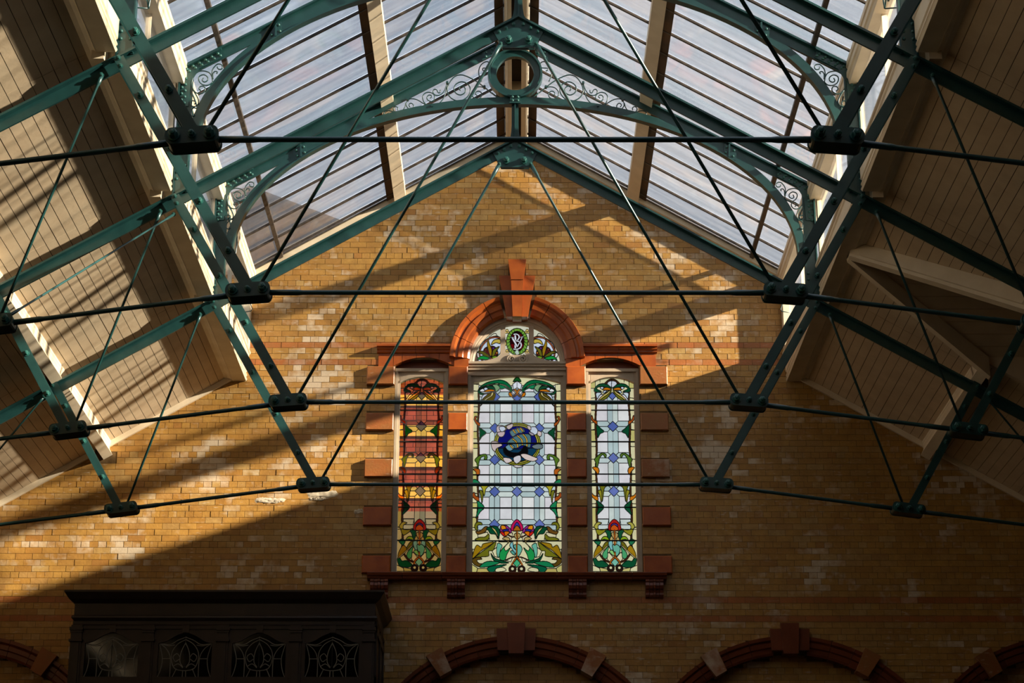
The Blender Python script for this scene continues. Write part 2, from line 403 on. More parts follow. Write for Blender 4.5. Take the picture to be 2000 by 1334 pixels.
for xa in (-1.985, -.945, .70, 1.74):
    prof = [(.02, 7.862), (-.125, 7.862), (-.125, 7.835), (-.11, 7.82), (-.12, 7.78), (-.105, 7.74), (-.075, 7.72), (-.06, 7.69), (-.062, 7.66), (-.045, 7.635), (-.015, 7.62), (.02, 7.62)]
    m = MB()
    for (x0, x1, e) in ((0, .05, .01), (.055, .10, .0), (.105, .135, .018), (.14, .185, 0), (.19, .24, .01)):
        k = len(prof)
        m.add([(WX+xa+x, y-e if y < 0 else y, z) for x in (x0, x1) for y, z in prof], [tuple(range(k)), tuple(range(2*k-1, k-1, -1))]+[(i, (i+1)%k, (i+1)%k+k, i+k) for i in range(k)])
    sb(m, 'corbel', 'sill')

# ------------------------------------------------------------------ blind arches at the foot of the wall
ANAMES = ['cut off by the left edge', 'behind the dark wooden screen', 'below the stained glass window', 'right of centre in shade', 'cut off by the right edge']
for ai, ax in enumerate(ARX):
    ar = empty('trim_%d' % (ai+2), (ax, 0, 6.0)); tag(ar, 'brown terracotta blind arch '+ANAMES[ai], 'arch', kind='structure')
    def ab(mb, name, mat='terra'):
        o = mb.build(name, mat, ar); fixn(o.data); o.location = (-ax, 0, -6.0); return o
    prof = [(AR0, .16), (AR0, -.015), (AR0+.03, -.03), (AR0+.09, -.035), (AR0+.105, -.06), (AR0+.16, -.065), (AR0+.175, -.05), (AR0+.195, -.085), (AR1, -.09), (AR1, .03)]
    e = [math.radians(x) for x in (6.5, 15, 23.5, 35.5, 44, 52, 58)]
    for s_ in (-1, 1):
        for a, b in zip(e, e[1:]):
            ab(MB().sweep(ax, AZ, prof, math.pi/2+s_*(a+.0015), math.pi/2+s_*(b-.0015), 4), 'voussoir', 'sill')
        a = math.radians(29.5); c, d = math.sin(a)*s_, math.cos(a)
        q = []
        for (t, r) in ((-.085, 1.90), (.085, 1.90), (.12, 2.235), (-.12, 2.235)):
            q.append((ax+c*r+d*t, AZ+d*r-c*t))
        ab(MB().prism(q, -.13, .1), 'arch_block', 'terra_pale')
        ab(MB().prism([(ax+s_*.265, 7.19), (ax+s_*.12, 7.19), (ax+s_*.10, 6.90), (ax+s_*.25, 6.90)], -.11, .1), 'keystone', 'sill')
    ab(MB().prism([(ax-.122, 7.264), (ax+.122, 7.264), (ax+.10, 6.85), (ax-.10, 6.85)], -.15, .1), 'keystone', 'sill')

# ------------------------------------------------------------------ stained glass, drawn pane by pane
def lin(c): return tuple(((x/255)/12.92 if x/255 <= .04045 else ((x/255+.055)/1.055)**2.4) for x in c)
class Glass:
    def __init__(s, x0, x1, z0, z1, mp, cell=.004):
        s.x0, s.z0, s.c, s.mp = x0, z0, cell, mp
        s.nx, s.nz = int(round((x1-x0)/cell)), int(round((z1-z0)/cell))
        s.L = np.full((s.nz, s.nx), -1, np.int32); s.col = [None]
    def grid(s, pts, pad):
        a = np.array(pts); c = s.c
        i0, i1 = max(0, int((a[:, 0].min()-pad-s.x0)/c)), min(s.nx, int((a[:, 0].max()+pad-s.x0)/c)+2)
        j0, j1 = max(0, int((a[:, 1].min()-pad-s.z0)/c)), min(s.nz, int((a[:, 1].max()+pad-s.z0)/c)+2)
        if i1 <= i0 or j1 <= j0: return None
        X, Z = np.meshgrid(s.x0+(np.arange(i0, i1)+.5)*c, s.z0+(np.arange(j0, j1)+.5)*c)
        return i0, i1, j0, j1, X, Z
    def inside(s, pts):
        g = s.grid(pts, 0)
        if g is None: return None
        i0, i1, j0, j1, X, Z = g; m = np.zeros(X.shape, bool); n = len(pts)
        for k in range(n):
            (xa, za), (xb, zb) = pts[k], pts[(k+1) % n]
            if za == zb: continue
            m ^= ((za > Z) != (zb > Z)) & (X < (xb-xa)*(Z-za)/(zb-za)+xa)
        return (slice(j0, j1), slice(i0, i1)), m
    def raw_fill(s, pts, col):
        r = s.inside(pts)
        if r is None: return
        s.col.append(col); sl, m = r; s.L[sl][m] = len(s.col)-1
    def raw_line(s, pts, w, ident=0):
        for (xa, za), (xb, zb) in zip(pts, pts[1:]):
            g = s.grid([(xa, za), (xb, zb)], w)
            if g is None: continue
            i0, i1, j0, j1, X, Z = g; dx, dz = xb-xa, zb-za; q = dx*dx+dz*dz+1e-12
            t = np.clip(((X-xa)*dx+(Z-za)*dz)/q, 0, 1); d = np.hypot(X-xa-t*dx, Z-za-t*dz)
            v = s.L[j0:j1, i0:i1]; v[d < w/2] = ident
    def shape(s, pts, col, smooth=True, w=.009, mirror=True):
        for sg in ((1, -1) if mirror else (1,)):
            p = [s.mp(u*1.0, v, sg) for u, v in pts]
            if smooth: p = crom(p, True, 4)
            s.raw_fill(p, col)
            if w: s.raw_line(p+[p[0]], w)
    def line(s, pts, w=.009, mirror=True, smooth=False, col=None):
        for sg in ((1, -1) if mirror else (1,)):
            p = [s.mp(u, v, sg) for u, v in pts]
            if smooth: p = crom(p, False, 4)
            if col is None: s.raw_line(p, w)
            else:
                s.raw_line(p, w+.012); s.col.append(col); s.raw_line(p, w, len(s.col)-1)
    def disc(s, u, v, r, col, mirror=True, ry=None, w=.009):
        s.shape([(u+r*math.cos(a), v+(ry or r)*math.sin(a)) for a in [k*math.pi/8 for k in range(16)]], col, True, w, mirror)
    def clip(s, fn):
        X, Z = np.meshgrid(s.x0+(np.arange(s.nx)+.5)*s.c, s.z0+(np.arange(s.nz)+.5)*s.c); s.L[~fn(X, Z)] = -1
    def rects(s, ident):
        m = s.L == ident; js = np.where(m.any(1))[0]; out = []; act = {}
        if len(js) == 0: return out
        for j in range(js[0], js[-1]+2):
            runs = set()
            if j < s.nz:
                d = np.diff(np.concatenate(([0], m[j].astype(np.int8), [0]))); runs = set(zip(np.where(d == 1)[0].tolist(), np.where(d == -1)[0].tolist()))
            for k in list(act):
                if k not in runs: out.append((k[0], k[1], act.pop(k), j))
            for k in runs: act.setdefault(k, j)
        return [(s.x0+a*s.c, s.x0+b*s.c, s.z0+j0*s.c, s.z0+j1*s.c) for a, b, j0, j1 in out]
    def build(s, parent, Y):
        lx, ly, lz = parent.location
        for k in range(1, len(s.col)):
            R = s.rects(k)
            if not R or sum((b-a)*(d-c) for a, b, c, d in R) < 6e-5: continue
            vs, fs = [], []
            for a, b, c, d in R:
                o = len(vs); vs += [(a, 0, c), (b, 0, c), (b, 0, d), (a, 0, d), (a, .004, c), (b, .004, c), (b, .004, d), (a, .004, d)]
                fs += [(o, o+1, o+2, o+3), (o+7, o+6, o+5, o+4)]
            me = bpy.data.meshes.new('pane'); me.from_pydata(vs, [], fs); me.update()
            o = put('pane', me, 'stained', parent, (-lx, Y-ly, -lz)); c = lin(s.col[k]); o.color = (*[math.sqrt(x) for x in c], 1)
        m = MB()
        for a, b, c, d in s.rects(0): m.box(a, b, Y-.004, Y+.008, c, d)
        o = m.build('lead_came', 'lead', parent); o.location = (-lx, -ly, -lz)

WHITE = [(234, 235, 232), (226, 226, 226), (240, 240, 236), (230, 226, 228)]
PALE = [(186, 206, 204), (204, 220, 217), (180, 200, 200), (212, 224, 216)]
BLUE = [(92, 112, 178), (104, 120, 186), (84, 104, 172)]
CREAM = (226, 220, 172); YEL = (206, 198, 120); DKG = (10, 76, 44); GRN = (24, 128, 78); OLV = (116, 116, 26); GOLD = (160, 124, 18); ORG = (206, 120, 16); RUST = (168, 78, 18); BRN = (70, 40, 20); TEAL = (110, 186, 160); LIME = (140, 172, 30); LTG = (130, 166, 120)
rc = lambda L: random.choice(L)
def trellis(g, cols, rows, sads, out, hw=66, top=None, bot=None):
    """regular field: white squares, paired pale strips, blue diamonds; u is measured from the centre"""
    left = [-out]+[c+hw for c in cols]; right = [c-hw for c in cols]+[out]
    R = [top]+list(rows)+[bot]
    for a, b in zip(left, right):
        for r0, r1 in zip(R, R[1:]):
            lo = r0+(hw if r0 in rows else 0); hi = r1-(hw if r1 in rows else 0)
            cut = [lo]+[q for q in sads if lo < q < hi]+[hi]
            for p, q in zip(cut, cut[1:]): g.shape([(a, p), (b, p), (b, q), (a, q)], rc(WHITE), False, .008, False)
    for r in rows:                         # horizontal pairs
        C = [None]+list(cols)+[None]
        for c0, c1 in zip(C, C[1:]):
            a = -out if c0 is None else c0; b = out if c1 is None else c1
            for sg in (-1, 1):
                p = ([(a, r), (a, r+sg*hw)] if c0 is None else [(a+hw, r), (a+hw/2, r+sg*hw/2), (a+hw, r+sg*hw)])
                q = ([(b, r+sg*hw), (b, r)] if c1 is None else [(b-hw, r+sg*hw), (b-hw/2, r+sg*hw/2), (b-hw, r)])
                g.shape(p+q, rc(PALE), False, .008, False)
    for c in cols:
        for r0, r1 in zip(R, R[1:]):
            for sg in (-1, 1):
                p = [(c, r0), (c+sg*hw, r0)] if r0 not in rows else [(c, r0+hw), (c+sg*hw/2, r0+hw/2), (c+sg*hw, r0+hw)]
                q = [(c+sg*hw, r1), (c, r1)] if r1 not in rows else [(c+sg*hw, r1-hw), (c+sg*hw/2, r1-hw/2), (c, r1-hw)]
                g.shape(p+q, rc(PALE), False, .008, False)
        for r in rows: g.shape([(c-hw, r), (c, r-hw), (c+hw, r), (c, r+hw)], rc(BLUE), False, .008, False)
def seg_clip(hw, spring, rise, bottom, cx):
    return lambda X, Z: (abs(X-cx) < hw) & (Z > bottom) & (Z < spring+rise*(1-((X-cx)/hw)**2))
def sash(n, label, cx, hw_out, hw_in, spring, rise, top, bottom=8.012):
    w = empty('window_%d' % n, (cx, .1, bottom)); tag(w, label, 'window', kind='structure')
    def fb(m, name, mat='frame'):
        o = m.build(name, mat, w); fixn(o.data); o.location = (-cx, -.1, -bottom); return o
    for sg in (-1, 1):
        x0, x1 = sorted((cx+sg*hw_out, cx+sg*hw_in)); xm = cx+sg*(hw_in+.45*(hw_out-hw_in)); xa, xb = sorted((cx+sg*hw_out, xm)); 
        m = MB().box(xa, xb, .055, .16, bottom-.02, top); xc, xd = sorted((xm, cx+sg*hw_in)); m.box(xc, xd, .085, .16, bottom-.02, top-.03); fb(m, 'stile')
    xs = [cx-hw_in-.004+(2*hw_in+.008)*t/16 for t in range(17)]; zz = lambda x: spring+rise*(1-((x-cx)/(hw_in+.004))**2)
    m = MB().prism([(x, zz(x)) for x in xs]+[(xs[-1], top), (xs[0], top)], .085, .16)
    m.prism([(cx-hw_out, top-.045), (cx+hw_out, top-.045), (cx+hw_out, top), (cx-hw_out, top)], .05, .10); fb(m, 'head')
    fb(MB().prism([(x, zz(x)-.004) for x in xs]+[(x, zz(x)+.022) for x in xs[::-1]], .07, .10), 'bead')
    return w, fb

# --- centre light
cw, fb = sash(2, 'tall middle stained glass light with a sailing ship in a round medallion', WX, .70, .612, 10.735, .095, 10.875)
mpC = lambda u, v, sg: (WX+sg*u/893.0, 10.83-(v-90)/867.0)
g = Glass(WX-.62, WX+.62, 8.0, 10.85, mpC)
g.shape([(-560, 60), (560, 60), (560, 2560), (-560, 2560)], CREAM, False, 0, False)
SAD = [545, 938, 1335, 1746, 2151]
trellis(g, (-277, 0, 277), (345, 745, 1145, 1543, 1950), SAD, 482, 66, 200, 2010)
L = lambda pts, dy=0: [(x-694, y+dy) for x, y in pts]
D5 = 1270.6
for y in (180, 270, 390, 470, 640, 790, 880, 1000, 1240, 1420, 1560, 1680, 1860, 1985, 2240, 2330): g.line([(-560, y), (-480, y+random.uniform(-12, 12))])
for i, (a, b) in enumerate(zip((545, 790, 938, 1240, 1335, 1680, 1860), (640, 880, 1000, 1335, 1420, 1746, 1985))):
    g.shape([(-556, a), (-488, a), (-488, b), (-556, b)], YEL, False)
for sg in (-1, 1): g.line([(sg*485+sg*7*math.sin(y/95), y) for y in range(300, 2270, 40)], .018, False, True, (74, 46, 22))
# bottom garden
g.shape(L([(140, 745), (1248, 745), (1248, 1262), (140, 1262)], D5), CREAM, False, .009, False)
for p, c in (([(150, 980), (270, 985), (150, 1080)], CREAM), ([(140, 1160), (215, 1210), (200, 1262), (138, 1262)], YEL), ([(215, 1215), (340, 1215), (380, 1262), (200, 1262)], (198, 180, 100)),
             ([(390, 1000), (440, 960), (470, 1080), (420, 1070)], CREAM), ([(550, 1110), (640, 1080), (620, 1135)], (232, 228, 190)), ([(480, 780), (640, 780), (620, 890), (470, 890)], (232, 216, 176)), ([(210, 800), (330, 770), (360, 860), (220, 850)], (224, 214, 170))):
    g.shape(L(p, D5), c, False)
for p, c in (
    ([(140, 130), (175, 118), (210, 138), (232, 170), (150, 172)], GRN), ([(245, 186), (338, 200), (308, 240), (288, 325), (268, 250)], (172, 164, 40)),
    ([(228, 262), (258, 258), (277, 300), (262, 412), (246, 330)], OLV), ([(148, 290), (146, 335), (188, 377), (224, 390), (220, 340), (182, 322), (170, 284)], RUST),
    ([(200, 388), (252, 415), (290, 470), (240, 525), (188, 600), (212, 480)], GRN), ([(172, 700), (198, 650), (252, 652), (266, 682), (225, 682), (206, 705), (212, 748), (185, 738)], OLV),
    ([(188, 760), (240, 755), (300, 705), (332, 708), (302, 770), (232, 797), (205, 795)], (110, 74, 24)), ([(318, 725), (380, 698), (450, 704), (484, 770), (462, 855), (430, 800), (368, 790), (342, 752)], DKG),
    ([(372, 705), (425, 738), (456, 800), (458, 840), (440, 795), (402, 745)], (220, 204, 120)), ([(178, 862), (232, 835), (300, 830), (346, 793), (352, 842), (318, 872), (240, 876)], OLV),
    ([(200, 930), (255, 955), (275, 918), (330, 902), (410, 895), (335, 950), (252, 1002), (155, 1092), (160, 1020)], GOLD), ([(436, 888), (404, 990), (350, 1002), (348, 1062), (262, 1074), (165, 1094), (262, 1012), (345, 955)], OLV),
    ([(375, 1030), (420, 1085), (490, 1112), (595, 1142), (520, 1152), (428, 1132), (390, 1080)], DKG), ([(146, 1105), (225, 1074), (266, 1100), (205, 1112), (232, 1152), (315, 1162), (245, 1196), (168, 1162)], (92, 70, 20)),
    ([(235, 1192), (330, 1128), (485, 1140), (392, 1180), (300, 1198)], GRN), ([(330, 1212), (400, 1182), (565, 1166), (490, 1200), (405, 1258), (360, 1256)], (8, 96, 62)), ([(440, 1215), (520, 1200), (560, 1240), (440, 1255)], CREAM),
    ([(456, 908), (512, 935), (490, 992), (468, 1082), (444, 1020)], TEAL), ([(585, 905), (540, 960), (560, 1000), (612, 962), (572, 1040), (545, 1112), (490, 1106), (478, 1042), (510, 980)], (30, 150, 74)),
    ([(515, 852), (560, 828), (606, 852), (588, 905), (560, 872)], (186, 160, 96))): g.shape(L(p, D5), c)
for p, c in (([(485, 740), (500, 690), (560, 688), (612, 730), (627, 772), (592, 792), (546, 828), (505, 792)], (150, 44, 132)), ([(498, 690), (548, 696), (560, 745), (508, 742)], (226, 140, 20)),
             ([(518, 742), (590, 733), (572, 768), (535, 765)], (38, 46, 150)), ([(488, 762), (540, 782), (548, 828), (505, 797)], (214, 34, 24)), ([(540, 764), (604, 768), (572, 808), (550, 818)], (222, 118, 16))): g.shape(L(p, D5), c)
for sg in (-1, 1): g.line([(sg*10, 2090), (sg*60, 2100), (sg*110, 2075)], .008, False, True, BRN)
for p, c in (([(693, 615), (738, 650), (768, 705), (758, 752), (693, 758), (628, 752), (620, 705), (650, 650)], (196, 22, 84)), ([(668, 680), (694, 650), (720, 680), (735, 740), (694, 700), (653, 740)], (60, 60, 160)),
             ([(650, 752), (668, 712), (694, 690), (720, 712), (738, 752), (694, 758)], (176, 106, 22)), ([(660, 800), (694, 778), (738, 802), (722, 848), (690, 855), (665, 832)], (186, 160, 96)),
             ([(604, 932), (640, 888), (652, 960), (686, 1000), (662, 1055), (638, 985)], (128, 192, 196)), ([(655, 930), (720, 922), (757, 970), (737, 1032), (702, 1068), (690, 1000), (665, 970)], TEAL),
             ([(612, 1005), (650, 1000), (672, 1050), (640, 1040)], (90, 170, 150))): g.shape(L(p, D5), c, mirror=False)
g.line([(0, 2030), (2, 2130), (-4, 2230), (-2, 2340)], .012, False, True, (170, 92, 22))
g.line([(-2, 2345), (-60, 2350), (-140, 2385)], .007, True, True, BRN); g.line([(-2, 2345), (-35, 2395), (-62, 2440), (-60, 2475)], .014, True, True, (186, 98, 24))
g.shape(L([(693, 1098), (738, 1150), (693, 1202), (648, 1150)], D5), (70, 176, 120), False, mirror=False)
g.disc(-55, 2495, 46, (44, 24, 14)); g.disc(-55, 2488, 22, CREAM)
# climbing leaves on the side
for p, c in (([(163, 598), (158, 640), (185, 692), (224, 722), (226, 680), (195, 660), (178, 630), (192, 595)], RUST), ([(215, 735), (258, 760), (308, 805), (255, 852), (224, 898), (228, 800)], DKG),
             ([(200, 1262), (194, 1190), (168, 1150), (190, 1118), (240, 1084), (302, 1073), (324, 1110), (312, 1142), (285, 1137), (290, 1102), (250, 1112), (226, 1160), (216, 1212)], (84, 118, 34)), ([(148, 1262), (212, 1256), (234, 1290), (222, 1342), (190, 1337), (184, 1296)], (190, 96, 20)),
             # crown of leaves
             ([(637, 264), (608, 200), (560, 153), (490, 128), (400, 136), (310, 163), (232, 214), (202, 268), (240, 228), (320, 192), (420, 176), (520, 192), (590, 238), (628, 288)], (8, 104, 58)),
             ([(240, 224), (330, 189), (430, 172), (532, 188), (602, 240), (590, 247), (520, 198), (425, 185), (330, 202), (250, 237)], CREAM),
             ([(602, 247), (525, 200), (440, 186), (470, 226), (500, 246), (545, 234), (590, 256), (628, 292), (632, 264)], GRN), ([(378, 192), (440, 186), (477, 226), (452, 266), (420, 277), (398, 216)], LTG),
             ([(240, 237), (330, 202), (400, 216), (422, 272), (370, 246), (300, 236), (250, 242), (224, 264), (240, 290), (300, 300), (382, 286), (330, 312), (260, 320), (213, 302), (201, 270)], DKG),
             ([(273, 242), (300, 222), (328, 242), (300, 264)], (214, 226, 240)), ([(280, 274), (330, 249), (390, 250), (418, 271), (360, 277), (300, 283)], ORG),
             ([(400, 286), (424, 320), (392, 392), (300, 397), (236, 394), (290, 330), (340, 302)], (96, 82, 16)), ([(396, 286), (382, 332), (302, 387), (240, 457), (224, 468), (288, 376), (358, 330), (374, 292)], (222, 206, 130)),
             ([(243, 387), (268, 320), (322, 310), (280, 352)], (214, 222, 240))): g.shape(L(p), c)
g.shape(L([(588, 312), (598, 286), (625, 300), (640, 340), (675, 318), (672, 272), (640, 252), (668, 244), (694, 268), (692, 318), (652, 348), (606, 338)]), ORG); g.shape(L([(622, 292), (640, 268), (664, 288), (660, 318), (640, 322)]), (222, 226, 230)); g.line(L([(628, 282), (656, 318)]))
g.shape(L([(638, 182), (694, 138), (752, 182), (740, 252), (694, 228), (652, 252)]), (224, 228, 236), False, mirror=False); g.line([(0, 138), (0, 230)], mirror=False)
g.shape(L([(645, 150), (668, 106), (694, 92), (722, 106), (745, 150), (694, 142)]), (20, 84, 32), mirror=False)
# medallion with a ship under sail
for r, rr, c in ((292, 268, (150, 150, 36)), (268, 246, (186, 176, 66)), (246, 226, (14, 18, 110))): g.disc(3, 945, r, c, False, rr)
g.shape(L([(470, 1000), (700, 1010), (930, 1000), (890, 1090), (800, 1150), (600, 1150), (500, 1080)]), (14, 58, 84), mirror=False)
SHIP = (92, 132, 138)
for p, c in (([(443, 722), (520, 713), (562, 760), (500, 802), (468, 850), (443, 792)], (204, 190, 192)), ([(470, 735), (525, 722), (552, 760), (500, 790)], (212, 222, 236)), ([(560, 722), (632, 688), (642, 720), (592, 762)], (216, 198, 194)),
             ([(450, 800), (540, 790), (520, 850), (470, 850)], (206, 184, 184)), ([(845, 742), (922, 728), (957, 790), (912, 832), (862, 792)], (208, 218, 232)), ([(820, 720), (855, 715), (870, 760), (840, 765)], (216, 198, 190)), ([(958, 780), (1002, 800), (987, 852), (950, 830)], (216, 198, 190)), ([(845, 790), (905, 820), (890, 842), (850, 820)], (170, 160, 170)),
             ([(373, 920), (440, 913), (512, 960), (440, 1002), (420, 1042), (383, 1002)], (212, 194, 188)), ([(878, 970), (960, 943), (1014, 960), (1002, 1002), (920, 1007)], (108, 122, 124)),
             ([(605, 790), (660, 760), (740, 738), (792, 780), (770, 802), (700, 812), (640, 852)], SHIP), ([(566, 932), (640, 862), (760, 820), (852, 826), (868, 900), (852, 992), (765, 960), (680, 1002), (600, 962)], (84, 124, 130)), ([(548, 980), (620, 948), (664, 990), (602, 1034)], (112, 156, 170)),
             ([(523, 1012), (545, 985), (600, 1042), (720, 1052), (790, 965), (832, 1040), (782, 1112), (620, 1112), (540, 1072)], (10, 10, 12)),
             ([(520, 1120), (600, 1123), (632, 1160), (560, 1187)], (222, 206, 200)), ([(656, 1110), (730, 1088), (742, 1150), (690, 1192), (655, 1160)], (218, 214, 216)), ([(738, 1080), (800, 1068), (890, 1100), (952, 1130), (900, 1162), (800, 1142)], (224, 206, 196)), ([(640, 1216), (700, 1210), (770, 1222), (700, 1245)], (214, 208, 206))): g.shape(L(p), c, mirror=False, w=.008)
for p in ([(690, 850), (640, 760), (650, 765), (690, 800)],): pass
for a in ([(645, 768), (672, 805)], [(695, 752), (720, 795)], [(738, 745), (765, 785)], [(640, 880), (688, 925), (702, 985)], [(700, 842), (750, 890), (762, 955)], [(770, 824), (812, 880), (818, 970)], [(612, 962), (640, 995)]): g.line([(x-694, y) for x, y in a], .013, False, True, (232, 178, 60))
g.line([(0, 660), (0, 760)], .008, False)
for q in SAD: g.line([(-560, q), (560, q)], .012, False)
g.clip(seg_clip(.612, 10.735, .095, 8.005, WX)); g.build(cw, .125)
for q in SAD:
    z = mpC(0, q, 1)[1]; fb(MB().tube([(WX-.62, .108, z), (WX+.62, .108, z)], .008, 8), 'saddle_bar', 'lead')

# --- the two side lights share one cartoon
def side_light(n, label, cx):
    random.seed(11)
    w, fb = sash(n, label, cx, .376, .303, 10.735, .085, 10.935)
    mp = lambda u, v, sg: (cx+sg*u/888.0, 10.822-(v-115)/861.0)
    g = Glass(cx-.31, cx+.31, 8.0, 10.84, mp)
    g.shape([(-280, 80), (280, 80), (280, 2560), (-280, 2560)], CREAM, False, 0, False)
    sad = [533, 930, 1335, 1745, 2150]
    trellis(g, (0,), (735, 1130, 1543), sad, 206, 66, 330, 1990)
    for y in (160, 250, 380, 460, 690, 780, 990, 1150, 1420, 1600, 1700, 1985, 2060, 2310): g.line([(-280, y), (-208, y+random.uniform(-10, 10))])
    for a, b in ((160, 250), (780, 930), (1745, 1985)): g.shape([(-278, a), (-212, a), (-212, b), (-278, b)], YEL, False)
    for y0, y1 in ((110, 150),): g.line([(-150, y0), (-150, y1+20)])
    g.shape([(-272, 2010), (272, 2010), (272, 2520), (-272, 2520)], (224, 218, 168), False, .009, False)
    for a in ((-208, 1885, 1955), (-208, 1955, 2010)): g.shape([(-200, a[1]), (-66, a[1]), (-80, a[2]), (-200, a[2])], rc(PALE), False)
    for p, c in (([(-276, 2440), (-190, 2480), (-170, 2520), (-276, 2520)], CREAM), ([(-190, 2470), (-100, 2490), (-80, 2520), (-180, 2520)], (206, 194, 120)), ([(-60, 2100), (-20, 2090), (-20, 2160), (-60, 2150)], (200, 178, 110)), ([(-120, 2330), (-70, 2290), (-20, 2350), (-60, 2420)], (232, 224, 180))): g.shape(p, c, False)
    for sg in (-1, 1): g.line([(sg*210+sg*6*math.sin(y/90), y) for y in range(260, 2330, 40)], .018, False, True, (70, 42, 20))
    L6 = lambda pts: [(x-475-.004*y, y) for x, y in pts]
    L7 = lambda pts: [(x-493-.003*y, y+D5) for x, y in pts]
    for p, c in (([(470, 242), (440, 210), (390, 190), (310, 200), (256, 250), (250, 290), (290, 302), (342, 292), (300, 270), (280, 254), (310, 234), (380, 234), (450, 266)], DKG), ([(353, 268), (400, 238), (467, 260), (430, 277)], ORG), ([(325, 246), (350, 228), (372, 246), (350, 262)], (214, 226, 240)),
                 ([(466, 270), (440, 340), (380, 395), (308, 400), (350, 350), (420, 290)], OLV), ([(440, 275), (440, 310), (370, 362), (315, 402), (304, 396), (360, 340), (420, 300)], (222, 200, 110)), ([(275, 310), (345, 310), (310, 350), (285, 385)], (202, 216, 226)), ([(356, 300), (385, 278), (408, 285), (375, 312)], (206, 222, 240)),
                 ([(408, 187), (440, 158), (476, 148), (478, 242)], (214, 222, 230)), ([(383, 187), (430, 142), (478, 130), (478, 150), (432, 164), (406, 197)], BRN),
                 ([(213, 598), (213, 650), (250, 692), (280, 712), (280, 665), (240, 650), (225, 608)], RUST), ([(275, 720), (325, 760), (368, 800), (318, 830), (288, 875)], DKG),
                 ([(268, 1252), (262, 1190), (245, 1150), (280, 1110), (340, 1068), (392, 1088), (382, 1132), (350, 1088), (312, 1130), (300, 1180), (282, 1244)], (84, 116, 36)), ([(220, 1250), (282, 1248), (303, 1290), (287, 1338), (262, 1302)], ORG)): g.shape(L6(p), c)
    for p, c in (([(318, 190), (412, 205), (377, 240), (350, 402), (330, 250)], OLV), ([(298, 272), (337, 260), (348, 330), (336, 418), (320, 330)], (150, 144, 36)), ([(218, 290), (220, 332), (260, 377), (297, 387), (292, 340), (250, 325)], ORG), ([(278, 388), (330, 420), (370, 470), (320, 532), (278, 562), (300, 470)], DKG), ([(248, 700), (290, 652), (340, 665), (300, 690), (290, 742), (262, 735)], (176, 168, 70)),
                 ([(268, 740), (340, 747), (414, 735), (360, 782), (298, 812)], (146, 140, 30)), ([(380, 755), (442, 755), (452, 820), (420, 872), (402, 800)], (10, 84, 48)), ([(328, 872), (360, 830), (402, 830), (428, 872), (370, 862)], LIME), ([(246, 884), (285, 860), (324, 884), (296, 935)], (30, 110, 70)),
                 ([(300, 935), (347, 980), (330, 1022), (246, 1092), (248, 1020)], GOLD), ([(345, 962), (380, 902), (418, 893), (406, 942), (350, 992)], (112, 104, 20)), ([(426, 938), (412, 1000), (404, 1085), (355, 1092), (350, 1030), (398, 970)], (80, 170, 110)), ([(232, 1102), (262, 1088), (292, 1127), (350, 1120), (420, 1182), (340, 1204), (258, 1182)], (14, 84, 50)), ([(420, 900), (467, 880), (472, 1002), (440, 980)], (130, 190, 190))): g.shape(L7(p), c)
    for p, c in (([(493, 617), (542, 650), (574, 712), (562, 752), (493, 760), (428, 752), (420, 702), (450, 650)], (178, 26, 16)), ([(452, 690), (493, 664), (540, 690), (515, 715), (470, 715)], (86, 50, 150)), ([(493, 684), (540, 722), (532, 754), (456, 754), (450, 718)], (206, 88, 14)), ([(470, 930), (530, 928), (562, 970), (542, 1042), (500, 1068), (480, 1000)], TEAL), ([(430, 1005), (470, 995), (496, 1060), (450, 1040)], (140, 206, 120)), ([(455, 790), (500, 775), (540, 800), (520, 850), (480, 850)], (188, 158, 96))): g.shape(L7(p), c, mirror=False)
    g.line([(0, 2030), (2, 2150), (0, 2200)], .014, False, True, (176, 92, 20)); g.line([(0, 2290), (4, 2340)], .014, False, True, (186, 98, 24))
    g.line([(-185, 2310), (-130, 2380), (-60, 2410)], .018, True, True, (66, 36, 18)); g.line([(0, 2345), (-50, 2400), (-62, 2460)], .018, True, True, (186, 100, 24)); g.line([(-90, 2215), (-250, 2360)], .008, True, False, (226, 206, 150))
    g.shape([(-48, 2410), (0, 2360), (48, 2410), (0, 2462)], (130, 200, 176), False, mirror=False)
    g.disc(-52, 2482, 44, (40, 24, 16)); g.disc(-52, 2476, 20, CREAM)
    g.shape([(-48, 350), (0, 300), (48, 350), (0, 400)], BLUE[0], False, mirror=False)
    for q in sad: g.line([(-290, q), (290, q)], .012, False)
    g.clip(seg_clip(.303, 10.735, .085, 8.005, cx)); g.build(w, .125)
    for q in sad:
        z = mp(0, q, 1)[1]; fb(MB().tube([(cx-.31, .108, z), (cx+.31, .108, z)], .008, 8), 'saddle_bar', 'lead')
side_light(1, 'narrow left stained glass light with red brick showing through', WX-1.342)
side_light(3, 'narrow right stained glass light with pale blue panes', WX+1.342)

# --- fanlight with the monogram
fw = empty('window_4', (WX, .1, 10.87)); tag(fw, 'half-round stained glass fanlight with a white VB monogram in a wreath', 'window', kind='structure')
def ff(m, name, mat='frame', smooth=False):
    o = m.build(name, mat, fw, smooth); fixn(o.data); o.location = (-WX, -.1, -10.87); return o
AC = 11.0
ff(MB().sweep(WX, AC, [(.61, .16), (.61, .09), (.635, .075), (.65, .075), (.66, .055), (.71, .05), (.71, .16)], 0, math.pi, 36), 'arch_frame')
for sg in (-1, 1): ff(MB().box(WX+sg*.2015-.035, WX+sg*.2015+.035, .08, .16, 11.0, AC+.59), 'mullion')
m = MB()
for z0, z1, y in ((10.865, 10.905, .06), (10.905, 10.93, .03), (10.93, 10.955, .045), (10.955, 10.99, .02), (10.99, 11.02, .0)): m.box(WX-.70, WX+.70, y, .16, z0, z1)
ff(m, 'transom')
